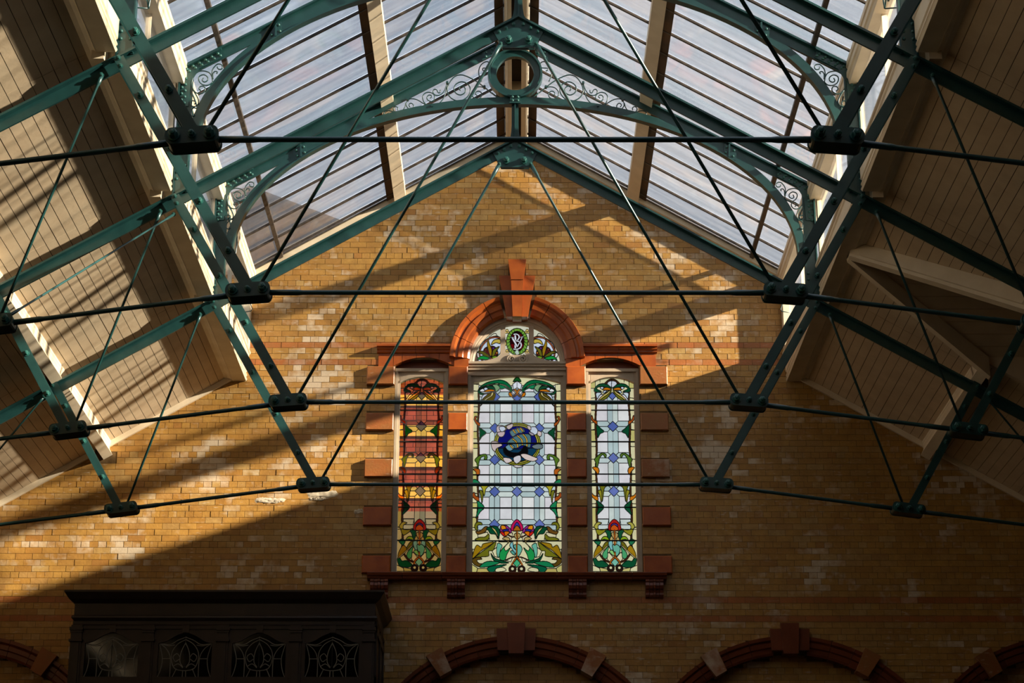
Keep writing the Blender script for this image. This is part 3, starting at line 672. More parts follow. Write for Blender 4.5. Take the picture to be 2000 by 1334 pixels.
for sg in (-1, 1):                          # swan-neck pediment and its volutes
    top = crom([(.69, 11.03), (.45, 11.045), (.30, 11.09), (.20, 11.15), (.12, 11.165)], False, 6); bot = [(x, 10.99) for x, z in top]
    ff(MB().prism([(WX+sg*x, z) for x, z in top]+[(WX+sg*x, z) for x, z in bot[::-1]], .03, .15), 'pediment')
    sp = []
    for k in range(40):
        a = k/39*2*math.pi*1.9; r = .064-.054*k/39; sp.append((WX+sg*(.082-r*math.cos(a+1.6)), .015, 11.06+r*math.sin(a+1.6)))
    ff(MB().tube(sp, .014, 6), 'volute', smooth=True)
    ff(MB().sweep(WX+sg*.082, 11.06, [(0.001, .03), (.066, .03), (.066, .15), (.001, .15)], 0, 2*math.pi, 24), 'volute')
ff(MB().prism([(WX-.16, 10.99), (WX+.16, 10.99), (WX+.15, 11.135), (WX-.15, 11.135)], .05, .15), 'pediment')
mpF = lambda u, v, sg: (WX+sg*u/1258.0, 11.04+(800-v)/1182.0)
g = Glass(WX-.62, WX+.62, 11.0, 11.62, mpF)
g.shape([(-800, 100), (800, 100), (800, 850), (-800, 850)], (226, 224, 196), False, 0, False)
FL = lambda pts: [(x-1000, y) for x, y in pts]
for p in ([(330, 520), (480, 360), (690, 340), (690, 640), (340, 800)],): g.shape(FL(p), (212, 222, 236), True)
g.line(FL([(340, 560), (390, 470), (500, 365), (600, 340), (690, 352)]), .016, True, True, (160, 84, 50)); g.line(FL([(335, 560), (335, 680), (400, 770), (500, 800), (545, 750), (530, 690)]), .016, True, True, (160, 84, 50))
g.shape(FL([(540, 475), (575, 400), (640, 375), (695, 380), (695, 452), (620, 440)]), (200, 176, 70)); g.line(FL([(500, 340), (560, 290), (620, 275), (645, 330)]), .008, True, True)
g.shape(FL([(395, 620), (420, 540), (500, 505), (590, 505), (640, 560), (660, 640), (600, 690), (450, 690)]), (84, 24, 20))
for x, y, c in ((440, 560, (110, 40, 24)), (490, 540, (130, 50, 26)), (580, 540, (96, 40, 130)), (620, 560, (140, 60, 30)), (600, 600, (110, 36, 24)), (635, 620, (190, 110, 40)), (420, 600, (120, 44, 24)), (610, 650, (120, 40, 30))): g.disc(x-1000, y, 24, c, w=.007)
for p, c in (([(486, 355), (500, 440), (548, 560), (542, 672), (514, 662), (470, 500), (470, 420)], GOLD), ([(288, 606), (380, 588), (470, 640), (522, 692), (440, 692), (372, 642)], (96, 92, 24)), ([(550, 692), (570, 572), (622, 532), (684, 508), (622, 602), (592, 682)], (108, 104, 24)),
             ([(274, 795), (310, 700), (400, 673), (512, 712), (450, 742), (360, 732), (300, 748)], (20, 150, 60)), ([(543, 702), (600, 673), (662, 690), (678, 732), (600, 732)], (120, 160, 30)), ([(370, 745), (450, 745), (515, 725), (540, 745), (480, 790)], (196, 216, 220)), ([(268, 640), (310, 615), (325, 700), (285, 690)], (226, 224, 214))): g.shape(FL(p), c)
# middle light
g.shape([(-222, 120), (222, 120), (222, 720), (-222, 720)], (228, 226, 200), False, .009, False)
g.line([(-222, 400), (-150, 410)], .016, True, False, (160, 84, 50)); g.shape([(-222, 420), (-170, 430), (-170, 480), (-222, 490)], (196, 176, 90), False)
for x, y in ((-180, 240), (-180, 600)):
    for a in range(3): g.disc(x+20*math.cos(a*2.09+.5), y+20*math.sin(a*2.09+.5), 23, (226, 196, 110), True, None, .006)
g.disc(0, 420, 192, (120, 172, 60), False, 238); g.disc(0, 415, 128, (40, 6, 10), False, 182)
for k in range(11):
    a = math.radians(-78+k*15.5)
    for sg in (-1,):
        p = lambda r, d: (sg*r*math.cos(a+d), 418-(r*1.28)*math.sin(a+d)*-1)
        g.line([p(130, 0), p(160, .13), p(190, .10)], .006, True)
g.shape([(-20, 560), (20, 560), (45, 640), (-5, 660), (-45, 620)], (196, 214, 196), False, .006, False)
g.shape([(-60, 250), (60, 250), (80, 300), (0, 280), (-80, 300)], (16, 12, 12), False, 0, False); g.shape([(-115, 470), (-60, 460), (-50, 560), (-90, 540)], (110, 8, 14), False, 0, True); g.shape([(30, 270), (80, 290), (90, 360), (40, 350)], (90, 8, 14), False, 0, True)
WM = (240, 240, 246)
for p, w_ in (([(-36, 292), (-28, 400), (-34, 552)], .022), ([(-56, 288), (0, 288), (34, 318), (32, 360), (-10, 405)], .017), ([(-10, 405), (48, 425), (74, 470), (62, 520), (10, 552), (-56, 552)], .017), ([(-92, 342), (-40, 430), (2, 510)], .024), ([(2, 510), (50, 425), (92, 338)], .013), ([(-112, 340), (-66, 345)], .010), ([(66, 340), (112, 332)], .010)):
    g.col.append(WM); q = [mpF(u, v, 1) for u, v in p]; q = crom(q, False, 5) if len(p) > 2 else q
    g.raw_line(q, w_+.010); g.raw_line(q, w_, len(g.col)-1)
def fanclip(X, Z):
    x = X-WX; ped = np.interp(abs(x), [.0, .12, .20, .30, .45, .69], [11.14, 11.16, 11.15, 11.09, 11.045, 11.03])
    return (np.hypot(x, Z-AC) < .612) & (Z > ped-.02) & ((abs(x) < .168) | (abs(x) > .235))
g.clip(fanclip); g.build(fw, .125)
random.seed(21)

# ------------------------------------------------------------------ neighbouring building, seen through the left light
nb = empty('brick_building', (-4, 8, 0)); tag(nb, 'red brick building with buff bands seen through the left stained glass light', 'building')
def nbp(m, name, mat): o = m.build(name, mat, nb); o.location = (4, -8, 0); return o
nbp(MB().box(-9, -1.0, 8.06, 14, 0, 15.4), 'wall', 'redbrick')
nbp(MB().box(-9, -.9, 7.6, 8.1, 0, 10.85), 'plinth', 'plaster')
z = 11.2
while z < 15.3:
    nbp(MB().box(-9, -.995, 8.0, 8.1, z, z+.2), 'brick_band', 'bandbrick'); z += .58
bk = MB()
for r in range(52):
    zz = 10.87+r*.086
    for c in range(12):
        x = -3.9+c*.24+(.12 if r % 2 else 0)
        if x+.23 < -1.0: bk.box(x, x+.23, 8.04, 8.07, zz, zz+.078)
tag(nbp(bk, 'brickwork', 'redbrick'), kind='stuff')
nbp(MB().prism([(-9.3, 15.4), (-.8, 15.4), (-.8, 15.5), (-5, 17.2), (-9.3, 15.5)], 7.8, 14.2), 'roof', 'slate')

# ------------------------------------------------------------------ iron roof truss with its lantern frame
SPAN = [
    [(-0.307,13.594),(-0.415,13.691),(-0.528,13.780),(-0.681,13.856),(-0.785,13.838),(-0.856,13.745),(-0.887,13.638),(-0.854,13.545),(-0.781,13.491),(-0.709,13.483),(-0.630,13.531),(-0.584,13.620),(-0.599,13.700),(-0.656,13.749),(-0.720,13.755),(-0.780,13.714),(-0.797,13.647),(-0.770,13.593),(-0.714,13.567),(-0.662,13.594),(-0.647,13.638),(-0.663,13.682),(-0.704,13.698),(-0.731,13.665),(-0.711,13.629)],
    [(-1.076,13.403),(-1.140,13.416),(-1.188,13.469),(-1.204,13.540),(-1.178,13.589),(-1.127,13.607),(-1.074,13.589),(-1.047,13.545),(-1.057,13.496),(-1.093,13.474),(-1.133,13.491),(-1.148,13.527),(-1.130,13.562),(-1.098,13.565),(-1.087,13.540),(-1.105,13.522)],
    [(-1.076,13.403),(-1.004,13.434),(-0.941,13.505),(-0.903,13.611),(-0.888,13.736)],
    [(-0.888,13.727),(-0.919,13.638),(-0.958,13.580),(-1.014,13.560),(-1.058,13.580),(-1.071,13.616),(-1.055,13.647),(-1.023,13.642),(-1.003,13.602),(-0.979,13.602),(-0.975,13.638)],
    [(-1.076,13.403),(-1.132,13.412),(-1.196,13.447),(-1.261,13.491),(-1.325,13.512),(-1.381,13.505),(-1.412,13.460),(-1.415,13.416),(-1.386,13.372),(-1.346,13.365),(-1.319,13.398),(-1.332,13.438),(-1.364,13.447),(-1.381,13.420),(-1.363,13.394)],
    [(-1.420,13.451),(-1.431,13.398),(-1.458,13.350),(-1.505,13.314),(-1.553,13.319),(-1.581,13.354),(-1.574,13.389),(-1.546,13.400),(-1.524,13.381),(-1.527,13.350)],
    [(-1.529,13.312),(-1.577,13.323),(-1.633,13.341),(-1.685,13.332),(-1.704,13.301),(-1.691,13.270),(-1.663,13.270),(-1.657,13.297)],
    [(-0.440,13.763),(-0.468,13.834),(-0.477,13.915),(-0.453,13.995),(-0.401,14.045),(-0.353,14.049),(-0.325,14.013),(-0.336,13.968),(-0.385,13.959),(-0.423,13.955),(-0.421,13.924),(-0.400,13.915)],
    [(-0.399,13.674),(-0.463,13.687),(-0.527,13.665),(-0.567,13.602),(-0.550,13.540),(-0.494,13.509),(-0.446,13.536),(-0.434,13.585),(-0.463,13.620),(-0.503,13.616),(-0.518,13.580),(-0.494,13.563)],
]
BRAC = [
    [(-3.454,12.160),(-3.485,12.210),(-3.553,12.234),(-3.619,12.219),(-3.662,12.159),(-3.677,12.078),(-3.654,11.996),(-3.606,11.953),(-3.552,11.953),(-3.521,11.996),(-3.535,12.037),(-3.573,12.041),(-3.591,12.010),(-3.566,11.983)],
    [(-3.445,12.094),(-3.478,12.060),(-3.536,12.055),(-3.584,12.087),(-3.603,12.137),(-3.588,12.173),(-3.542,12.185),(-3.503,12.155),(-3.502,12.114),(-3.534,12.094),(-3.560,12.114),(-3.549,12.146)],
    [(-3.442,12.096),(-3.454,12.169),(-3.453,12.241),(-3.430,12.287),(-3.398,12.319),(-3.356,12.314),(-3.340,12.283),(-3.353,12.255),(-3.387,12.258),(-3.401,12.287)],
    [(-3.440,12.132),(-3.443,12.196),(-3.423,12.228),(-3.394,12.219),(-3.405,12.198)],
    [(-3.658,11.996),(-3.618,11.933),(-3.590,11.870),(-3.592,11.816),(-3.632,11.788),(-3.670,11.806),(-3.678,11.843),(-3.652,11.862),(-3.622,11.847),(-3.629,11.815)],
    [(-3.624,11.793),(-3.659,11.752),(-3.671,11.707),(-3.655,11.672),(-3.626,11.676),(-3.631,11.694)],
]
def bolt_mesh(name, r, h):                  # washer, hexagon nut and domed stud pointing to -Y
    m = MB().sweep(0, 0, [(.0005, 0), (r*1.35, 0), (r*1.35, -.18*h), (.0005, -.18*h)], 0, 2*math.pi, 12)
    m.sweep(0, 0, [(.0005, -.18*h), (r, -.18*h), (r, -.72*h), (r*.8, -.78*h), (.0005, -.78*h)], 0, 2*math.pi, 6)
    m.sweep(0, 0, [(.0005, -.7*h), (r*.55, -.7*h), (r*.5, -.95*h), (.0005, -h)], 0, 2*math.pi, 8)
    return fixn(m.mesh(name))
def rivet_mesh(r):
    m = MB().sweep(0, 0, [(.0005, 0), (r, 0), (r*.85, -r*.55), (r*.45, -r*.9), (.0005, -r)], 0, 2*math.pi, 8); me = fixn(m.mesh('rivet')); return me
B_BIG = bolt_mesh('bolt', .036, .085); B_MID = bolt_mesh('bolt', .024, .06); B_SM = bolt_mesh('bolt', .019, .032); RIV = rivet_mesh(.019)
def make_truss():
    T = empty('roof_truss', (0, 0, 8.3))
    def tp(m, name, parent=None, mat='iron', smooth=False, fix=True):
        o = m.build(name, mat, parent or T, smooth)
        if fix: fixn(o.data)
        o.location = (0, 0, -8.3) if parent is None else (0, 0, 0); return o
    def fast(me, par, x, y, z, mat='iron_worn'):
        top = par.parent is None
        o = put('bolt' if me is not RIV else 'rivet', me, mat, par, (x, y, z-8.3 if top else z)); return o
    for s in (-1, 1):
        # principal rafter, a T-section
        X = 9.58
        r = tp(MB().prism([(0, raf(0)-.02), (s*X, raf(X)-.02), (s*X, raf(X)-.152), (s*.10, raf(.1)-.152)], -.012, .012), 'principal_rafter')
        o = MB().prism([(0, raf(0)), (s*X, raf(X)), (s*X, raf(X)-.026), (0, raf(0)-.026)], -.072, .072); tp(o, 'rafter_flange', r)
        # struts: pairs of flats with spacer bolts
        for (p, q, w, nb_) in (((3.775, 10.67), (2.425, 8.32), .098, (.17, .40, .63, .84)), ((5.72, 9.64), (4.79, 8.03), .088, (.22, .5, .78)), ((7.78, 8.40), (7.10, 7.74), .08, (.5,))):
            p = (s*p[0], p[1]); q = (s*q[0], q[1])
            m = MB().bar(p, q, w, -.085, -.070); m.bar(p, q, w, .070, .085); st = tp(m, 'strut')
            for t in nb_:
                x, z = p[0]+(q[0]-p[0])*t, p[1]+(q[1]-p[1])*t; fast(B_MID, st, x, -.085, z)
                tp(MB().tube([(x, -.07, z), (x, .07, z)], .014, 6), 'spacer', st)
            for dz in (0, -.085): fast(B_SM, st, p[0]+s*.0-.0+dz*.3*s, -.085, p[1]-.005+dz)
        # hangers
        for (p, q, r_) in (((.20, 12.56), (2.36, 8.36), .0175), ((3.93, 10.50), (4.70, 8.06), .015), ((5.80, 9.42), (7.02, 7.76), .013)):
            p = Vector((s*p[0], -.045, p[1])); q = Vector((s*q[0], 0, q[1])); d = (q-p)
            h = tp(MB().tube([p+d*.0, p+d*.035, p+d*.045, q], [r_*1.5, r_*1.5, r_, r_], 8), 'hanger_rod', smooth=True)
            fast(B_SM, h, p.x, p.y-.01, p.z)
        # tie rods beyond the centre
        nodes = [(2.443, 8.311), (4.75, 8.0), (7.07, 7.70), (9.45, 7.42)]
        for a, b in zip(nodes, nodes[1:]):
            pa, pb = Vector((s*a[0], 0, a[1])), Vector((s*b[0], 0, b[1])); d = (pb-pa).normalized()
            tp(MB().tube([pa+d*.12, pa+d*.42, pa+d*.46, pb-d*.46, pb-d*.42, pb-d*.12], [.027, .027, .0215, .0215, .027, .027], 10), 'tie_rod', smooth=True)
        # joint plates
        for (n, ang, L_, H_) in ((nodes[0], 4.2, .41, .135), (nodes[1], 7.4, .40, .125), (nodes[2], 7, .36, .11)):
            a = -s*math.radians(ang); ca, sa = math.cos(a), math.sin(a); pts = []
            for k in range(9): t = -math.pi/2+math.pi*k/8; pts.append((L_/2-H_*.36+H_*.36*math.cos(t), H_/2*math.sin(t)))
            for k in range(9): t = math.pi/2+math.pi*k/8; pts.append((-L_/2+H_*.36+H_*.36*math.cos(t), H_/2*math.sin(t)))
            P = [(s*n[0]+x*ca-z*sa, n[1]+x*sa+z*ca) for x, z in pts]
            m = MB().prism(P, -.105, -.085); m.prism(P, .085, .105); m.prism([(s*n[0]+(x*ca-z*sa)*.97, n[1]+(x*sa+z*ca)*.93) for x, z in pts], -.087, .087)
            jp = tp(m, 'joint_plate')
            for t, bm_ in ((-.135, B_BIG if s > 0 or True else B_MID), (0, B_MID), (.135, B_BIG)): fast(bm_, jp, s*n[0]+t*ca, -.105, n[1]+t*sa)
        # seat where lantern post meets the rafter
        po = MB().box(s*3.735-.072, s*3.735+.072, -.010, .010, 10.62, 12.30); po.box(min(s*3.80, s*3.815), max(s*3.80, s*3.815), -.055, .055, 10.66, 12.29)
        po.box(min(s*3.655, s*3.668), max(s*3.655, s*3.668), -.045, .045, 10.75, 11.5)
        po = tp(po, 'lantern_post')
        pl = tp(MB().box(s*3.735-.085, s*3.735+.085, -.026, -.010, 10.74, 11.12), 'base_plate', po)
        for dx in (-.045, .045):
            for z in (10.90, 10.98, 11.06): fast(RIV, po, s*3.735+dx, -.026, z)
        # lantern rafter
        zt = lambda x: 14.452-.571*x
        lr = tp(MB().prism([(s*.26, zt(.26)-.02), (s*3.80, zt(3.8)-.02), (s*3.80, zt(3.8)-.15), (s*.30, zt(.3)-.15)], -.010, .010), 'lantern_rafter')
        tp(MB().prism([(s*.24, zt(.24)), (s*3.81, zt(3.81)), (s*3.81, zt(3.81)-.024), (s*.24, zt(.24)-.024)], -.055, .055), 'rafter_flange', lr)
        for x in (.30, .385): 
            for dz in (-.06, -.12): fast(RIV, lr, s*x, -.028, zt(x)+dz)
        tp(MB().prism([(s*.25, zt(.25)-.03), (s*.43, zt(.43)-.03), (s*.43, zt(.43)-.155), (s*.27, zt(.27)-.155)], -.028, -.010), 'end_plate', lr)
        # riveted corner bracket with scrolls
        bp_ = [(3.805, zt(3.805)-.028), (3.37, zt(3.37)-.028), (3.345, zt(3.37)-.125), (3.60, zt(3.60)-.135), (3.685, 12.10), (3.70, 11.79), (3.805, 11.79)]
        br = tp(MB().prism([(s*x, z) for x, z in bp_], -.026, -.010), 'corner_bracket')
        tp(MB().box(min(s*3.80, s*3.82), max(s*3.80, s*3.82), -.065, .05, 11.72, 12.29), 'angle_iron', br); tp(MB().prism([(s*3.81, zt(3.81)-.024), (s*3.36, zt(3.36)-.024), (s*3.36, zt(3.36)-.042), (s*3.81, zt(3.81)-.042)], -.065, -.01), 'angle_iron', br)
        for k in range(6):
            x = 3.74-.068*k; fast(RIV, br, s*x, -.026, zt(x)-.065); 
            if k < 6: fast(RIV, br, s*(x-.03), -.026, zt(x-.03)-.105)
        for k in range(5): fast(RIV, br, s*3.745, -.026, 12.137-.077*k); fast(RIV, br, s*3.782, -.026, 12.10-.077*k)
        for crv in BRAC:
            c = crom([(s*-x, -.018, z) for x, z in crv], False, 3); tp(MB().tube(c, .0075, 5), 'scroll', br, smooth=True, fix=False)
        # spandrel scrolls beside the ring
        sc = tp(MB().tube(crom([(s*-x, 0, z) for x, z in SPAN[0]], False, 3), .0085, 5), 'scrollwork', smooth=True, fix=False)
        for crv in SPAN[1:]: tp(MB().tube(crom([(s*-x, 0, z) for x, z in crv], False, 3), .0075, 5), 'scroll', sc, smooth=True, fix=False)
        for (x, z) in ((.887, 13.74), (1.076, 13.405), (1.40, 13.50), (.40, 13.68)): tp(MB().tube([(s*x, -.03, z), (s*x, .03, z)], .017, 8), 'collar', sc)
        tp(MB().tube(crom([(s*x, 0, z) for x, z in ((.31, 13.60), (.22, 13.53), (.12, 13.505), (.05, 13.51))], False, 4), .010, 6), 'scroll', sc, smooth=True)
        # arch rib
        ell = lambda t: (3.64*math.cos(t), 11.28+2.20*math.sin(t))
        web, fla = MB(), MB(); N = 30; t0, t1 = .03, math.pi/2-.008
        W = []
        for k in range(N+1):
            t = t0+(t1-t0)*k/N; x, z = ell(t); nx, nz_ = 2.20*math.cos(t), 3.64*math.sin(t); q = math.hypot(nx, nz_); W.append((x, z, nx/q, nz_/q))
        for (a, b) in zip(W, W[1:]):
            web.prism([(s*(a[0]+a[2]*.055), a[1]+a[3]*.055), (s*(b[0]+b[2]*.055), b[1]+b[3]*.055), (s*(b[0]-b[2]*.06), b[1]-b[3]*.06), (s*(a[0]-a[2]*.06), a[1]-a[3]*.06)], -.011, .011)
            fla.prism([(s*(a[0]-a[2]*.048), a[1]-a[3]*.048), (s*(b[0]-b[2]*.048), b[1]-b[3]*.048), (s*(b[0]-b[2]*.066), b[1]-b[3]*.066), (s*(a[0]-a[2]*.066), a[1]-a[3]*.066)], -.048, .048)
        ar = tp(web, 'arch_rib', fix=False); fixn(ar.data); tp(fla, 'rib_flange', ar)
        cn = tp(MB().prism([(s*2.70, 12.86), (s*2.86, 12.77), (s*2.83, 12.62), (s*2.68, 12.70)], -.03, -.010), 'connector_plate')
        for x, z in ((2.725, 12.81), (2.815, 12.76), (2.71, 12.73), (2.80, 12.68)): fast(RIV, cn, s*x, -.03, z)
        tp(MB().bar((s*2.76, 12.84), (s*2.75, 12.66), .02, -.055, -.03), 'angle_iron', cn)
    # centre pieces
    d = Vector((1, 0, 0))
    tp(MB().tube([(-2.31, 0, 8.317), (-2.0, 0, 8.317), (-1.95, 0, 8.317), (1.95, 0, 8.317), (2.0, 0, 8.317), (2.31, 0, 8.317)], [.027, .027, .0215, .0215, .027, .027], 10), 'tie_rod', smooth=True)
    gp = [(0, 12.885), (-.285, 12.725), (-.178, 12.523), (.178, 12.523), (.285, 12.725)]
    gu = tp(MB().prism(gp, -.032, -.012), 'gusset_plate'); tp(MB().prism(gp, .012, .032), 'back_plate', gu)
    for x, z in ((.055, 12.818), (.14, 12.768), (.22, 12.722)):
        for s in (-1, 1): fast(B_SM, gu, s*x, -.032, z)
    for s in (-1, 1): fast(B_BIG, gu, s*.113, -.032, 12.615)
    flare = [(.115, 12.865), (.085, 12.90), (.062, 12.95), (.050, 13.03), (.045, 13.12), (.045, 13.44)]
    kp = MB().prism([(x, z) for x, z in flare]+[(-x, z) for x, z in flare[::-1]]+[(0, 12.935)], -.012, .012); kp.box(-.007, .007, -.055, .055, 12.92, 13.44)
    tp(kp, 'king_post')
    tp(MB().sweep(0, 13.865, [(.245, .035), (.245, -.035), (.325, -.03), (.33, -.06), (.355, -.06), (.36, .05), (.33, .05)], 0, 2*math.pi, 48), 'ring', smooth=False)
    cl = tp(MB().box(-.065, .065, -.06, .06, 13.425, 13.545), 'clamp'); tp(MB().box(-.072, .072, -.07, .07, 13.53, 13.55), 'clamp_strap', cl); tp(MB().box(-.072, .072, -.07, .07, 13.42, 13.438), 'clamp_strap', cl)
    for x in (-.035, .035):
        for z in (13.46, 13.51): fast(RIV, cl, x, -.06, z)
    return T
tr0 = make_truss(); index_children()
TL = ['green iron roof truss farthest back, with the lowest tie rod crossing the stained glass', 'green iron roof truss second from the brick wall, its apex gusset at top centre',
      'green iron roof truss third from the wall, tie rod level with the window keystone', 'dark green iron roof truss nearest the camera, with the highest thick tie rod']
for k, (y, dx) in enumerate(zip(TY, (-.018, .022, .004, -.012))):
    t = tr0 if k == 0 else copy_tree(tr0)
    t.location = (dx, y, 8.3); tag(t, TL[k], 'truss', 'iron roof trusses')
for k, (p, q, lab) in enumerate((((-4.62, -9.72, 8.10), (-3.76, -6.55, 10.46), 'thin green diagonal brace rod in front of the sunlit left roof boards'),)):
    b = empty('brace_rod', p); tag(b, lab, 'rod')
    P, Q = Vector((0, 0, 0)), Vector(q)-Vector(p)
    o = MB().tube([P, P+Q*.05, P+Q*.06, P+Q*.94, P+Q*.95, Q], [.016, .016, .011, .011, .016, .016], 8).build('rod', 'iron', b, True); o = put('bolt', B_SM, 'iron_worn', b, tuple(Q))

# ------------------------------------------------------------------ side roofs: boards, purlins, fascia
ang = math.atan(.59); ca, sa = math.cos(ang), math.sin(ang)
BW = .126
bmsh = MB().box(-BW/2+.0035, BW/2-.0035, 0, 1, 0, .02).mesh('board')
bay = [(-S*(k+1), -S*k) for k in range(5)]
VA = lambda x: -4.88-1.07*(min(x, 5.72)-3.95)/1.77       # dormer valley lines on the right slope
VB = lambda x: -4.62+.96*(min(x, 5.72)-3.95)/1.77
for sx, nm in ((-1, 'left'), (1, 'right')):
    ce = empty('ceiling_'+nm, (sx*6.5, -8, sof(6.5))); tag(ce, ('sunlit' if sx < 0 else 'shaded')+' cream boarded roof slope on the '+nm, 'ceiling', kind='structure')
    off = ce.location.copy()
    def cp(m, name, mat='cream', fix=True):
        o = m.build(name, mat, ce)
        if fix: fixn(o.data)
        o.location = -off; return o
    def board(x, y0, y1):
        o = put('board', bmsh, 'board', ce, Vector((sx*x, y0+.002, sof(x)+random.uniform(-.0015, .0015)))-off)
        o.rotation_euler = (0, sx*ang, 0); o.scale = (1, y1-y0-.004, 1)
    for (x0, x1) in ((3.96, 5.69), (5.83, 7.55)):
        n = int(round((x1-x0)/ca/BW)); st = (x1-x0)/n
        for (ya, yb) in bay:
            for k in range(n):
                x = x0+(k+.5)*st
                if sx > 0 and ya < -4 and yb > -4:
                    for a, b in ((ya, VA(x)), (VB(x), yb)):
                        if b-a > .05: board(x, a, b)
                else: board(x, ya, yb)
    # deck above the boards and the roof beyond
    dz = .022; dk = MB()
    def dq(pts): dk.add([(sx*x, y, sof(x)+dz) for x, y in pts]+[(sx*x, y, sof(x)+dz+.12) for x, y in pts], [tuple(range(len(pts)))[::-1], tuple(range(len(pts), 2*len(pts)))]+[(i, (i+1)%len(pts), (i+1)%len(pts)+len(pts), i+len(pts)) for i in range(len(pts))])
    XA = 3.80
    if sx < 0: dq([(XA, YB), (HALF+.4, YB), (HALF+.4, .4), (XA, .4)])
    else:
        dq([(XA, YB), (HALF+.4, YB), (HALF+.4, -6.5), (XA, -6.5)]); dq([(XA, -3.25), (HALF+.4, -3.25), (HALF+.4, .4), (XA, .4)])
        dq([(XA, -6.5), (HALF+.4, -6.5), (HALF+.4, VA(9)), (5.72, VA(5.72)), (3.95, VA(3.95)), (XA, VA(3.95))]); dq([(XA, VB(3.95)), (3.95, VB(3.95)), (5.72, VB(5.72)), (HALF+.4, VB(9)), (HALF+.4, -3.25), (XA, -3.25)])
    cp(dk, 'roof_deck', 'deck')
    m = MB().add([(sx*x, y, sof(x)) for x, y in ((7.69, YB), (HALF, YB), (HALF, 0), (7.69, 0))], [(0, 1, 2, 3)]) if sx < 0 else MB().add([(sx*x, y, sof(x)+.01) for x, y in ((7.69, YB), (HALF, YB), (HALF, -6.5), (7.69, -6.5))]+[(sx*x, y, sof(x)+.01) for x, y in ((7.69, -3.25), (HALF, -3.25), (HALF, 0), (7.69, 0))], [(0, 1, 2, 3), (4, 5, 6, 7)])
    cp(m, 'eaves_boarding', 'board'); 
    m = MB().add([(sx*x, y, sof(x)) for x, y in ((3.9, YB), (7.7, YB), (7.7, -S*5), (3.9, -S*5))], [(0, 1, 2, 3)]); cp(m, 'far_boarding', 'board')
    # purlins square to the slope, with a cove along the top edge; cut at the trusses
    def sl(x, d, t): return (sx*(x+ca*t-sa*d), sof(x)-sa*t-ca*d)     # d below boarding, t down the slope
    for px in (5.70, 7.56):
        prof = [(-.075, -.01), (-.06, .03), (-.045, .04), (-.03, .06), (-.012, .075), (0, .10), (0, .19), (.14, .19), (.14, -.01)]
        for (ya, yb) in bay+[(YB, -S*5)]:
            segs = [(ya+.03, yb-.03)]
            if sx > 0 and ya < -4 and yb > -4: segs = [(ya+.03, VA(5.72)-.02), (VB(5.72)+.02, yb-.03)]
            for a, b in segs: cp(MB().prism([sl(px, d, t) for t, d in prof], a, b-(.0 if b < -.1 else -.02)), 'purlin')
    # edge board against the brick wall
    m = MB()
    for (a, b) in ((3.97, 5.70), (5.85, 7.56), (7.7, 9.5)): m.prism([(sx*a, sof(a)+.0), (sx*b, sof(b)), (sx*b, sof(b)-.085), (sx*a, sof(a)-.085)], -.045, 0)
    cp(m, 'edge_board')
    # fascia beam under the lantern, cut at the trusses
    fp = [(3.80, 10.725), (3.985, 10.725), (3.985, 10.86), (4.02, 10.91), (4.02, 11.15), (3.755, 11.15), (3.755, 11.125), (3.775, 11.11), (3.775, 11.08), (3.79, 11.06), (3.79, 10.87), (3.805, 10.855), (3.805, 10.835), (3.79, 10.815), (3.79, 10.80), (3.808, 10.785), (3.808, 10.765), (3.785, 10.75)]
    for (ya, yb) in bay+[(YB, -S*5)]: cp(MB().prism([(sx*x, z) for x, z in fp], ya+.085, yb-(.085 if yb < -.1 else 0)), 'fascia_beam')
    for y in TY+[-S*5]: cp(MB().box(min(sx*3.91, sx*4.03), max(sx*3.91, sx*4.03), y-.09, y+.09, 10.655, 11.15), 'light_stop_block', 'cream'); cp(MB().prism([(sx*5.70, raf(5.7)+.002), (sx*5.82, raf(5.82)+.002), (sx*5.82, sof(5.82)+.02), (sx*5.70, sof(5.7)+.02)], y-.05, y+.05), 'light_stop_block', 'umber')  # blocks added to stop sun leaking through gaps beside the trusses
    # quarter-round where boards meet the fascia
    cp(MB().prism([(sx*3.985, sof(3.985)), (sx*4.10, sof(4.10)), (sx*4.05, sof(4.05)-.03), (sx*4.01, sof(4.0)-.07), (sx*3.985, sof(3.98)-.10)], YB, 0), 'quarter_round')
    if sx > 0:                              # dormer: valley boards and its own ceiling
        zr = sof(3.95)+.0; ym = -4.75
        for V, sgn in ((VA, -1), (VB, 1)):
            p, q = Vector((3.93, V(3.95)*.6+ym*.4, sof(3.93))), Vector((5.74, V(5.74), sof(5.74)))
            for (off_, dep, nm_) in ((0, .20, 'valley_beam'), (-sgn*.035, .25, 'valley_beam')):
                mb = MB(); h = Vector((0, sgn*.06, 0)); pp, qq = p+Vector((0, off_, 0)), q+Vector((0, off_, 0))
                mb.add([pp-h, pp+h, qq+h, qq-h, pp-h-Vector((0, 0, dep*.75)), pp+h-Vector((0, 0, dep*.75)), qq+h-Vector((0, 0, dep)), qq-h-Vector((0, 0, dep))], [(0,1,2,3),(7,6,5,4),(0,4,5,1),(1,5,6,2),(2,6,7,3),(3,7,4,0)])
                cp(mb, nm_)
            cb = Vector((5.74, V(5.74), 0))
            cp(MB().prism([(5.72, sof(5.72)+.02), (HALF, sof(5.72)+.02), (HALF, sof(HALF)-.05), (5.72, sof(5.72)-.05)], min(cb.y-sgn*.02, cb.y+sgn*.06), max(cb.y-sgn*.02, cb.y+sgn*.06)), 'dormer_cheek', 'board')
            n = 9
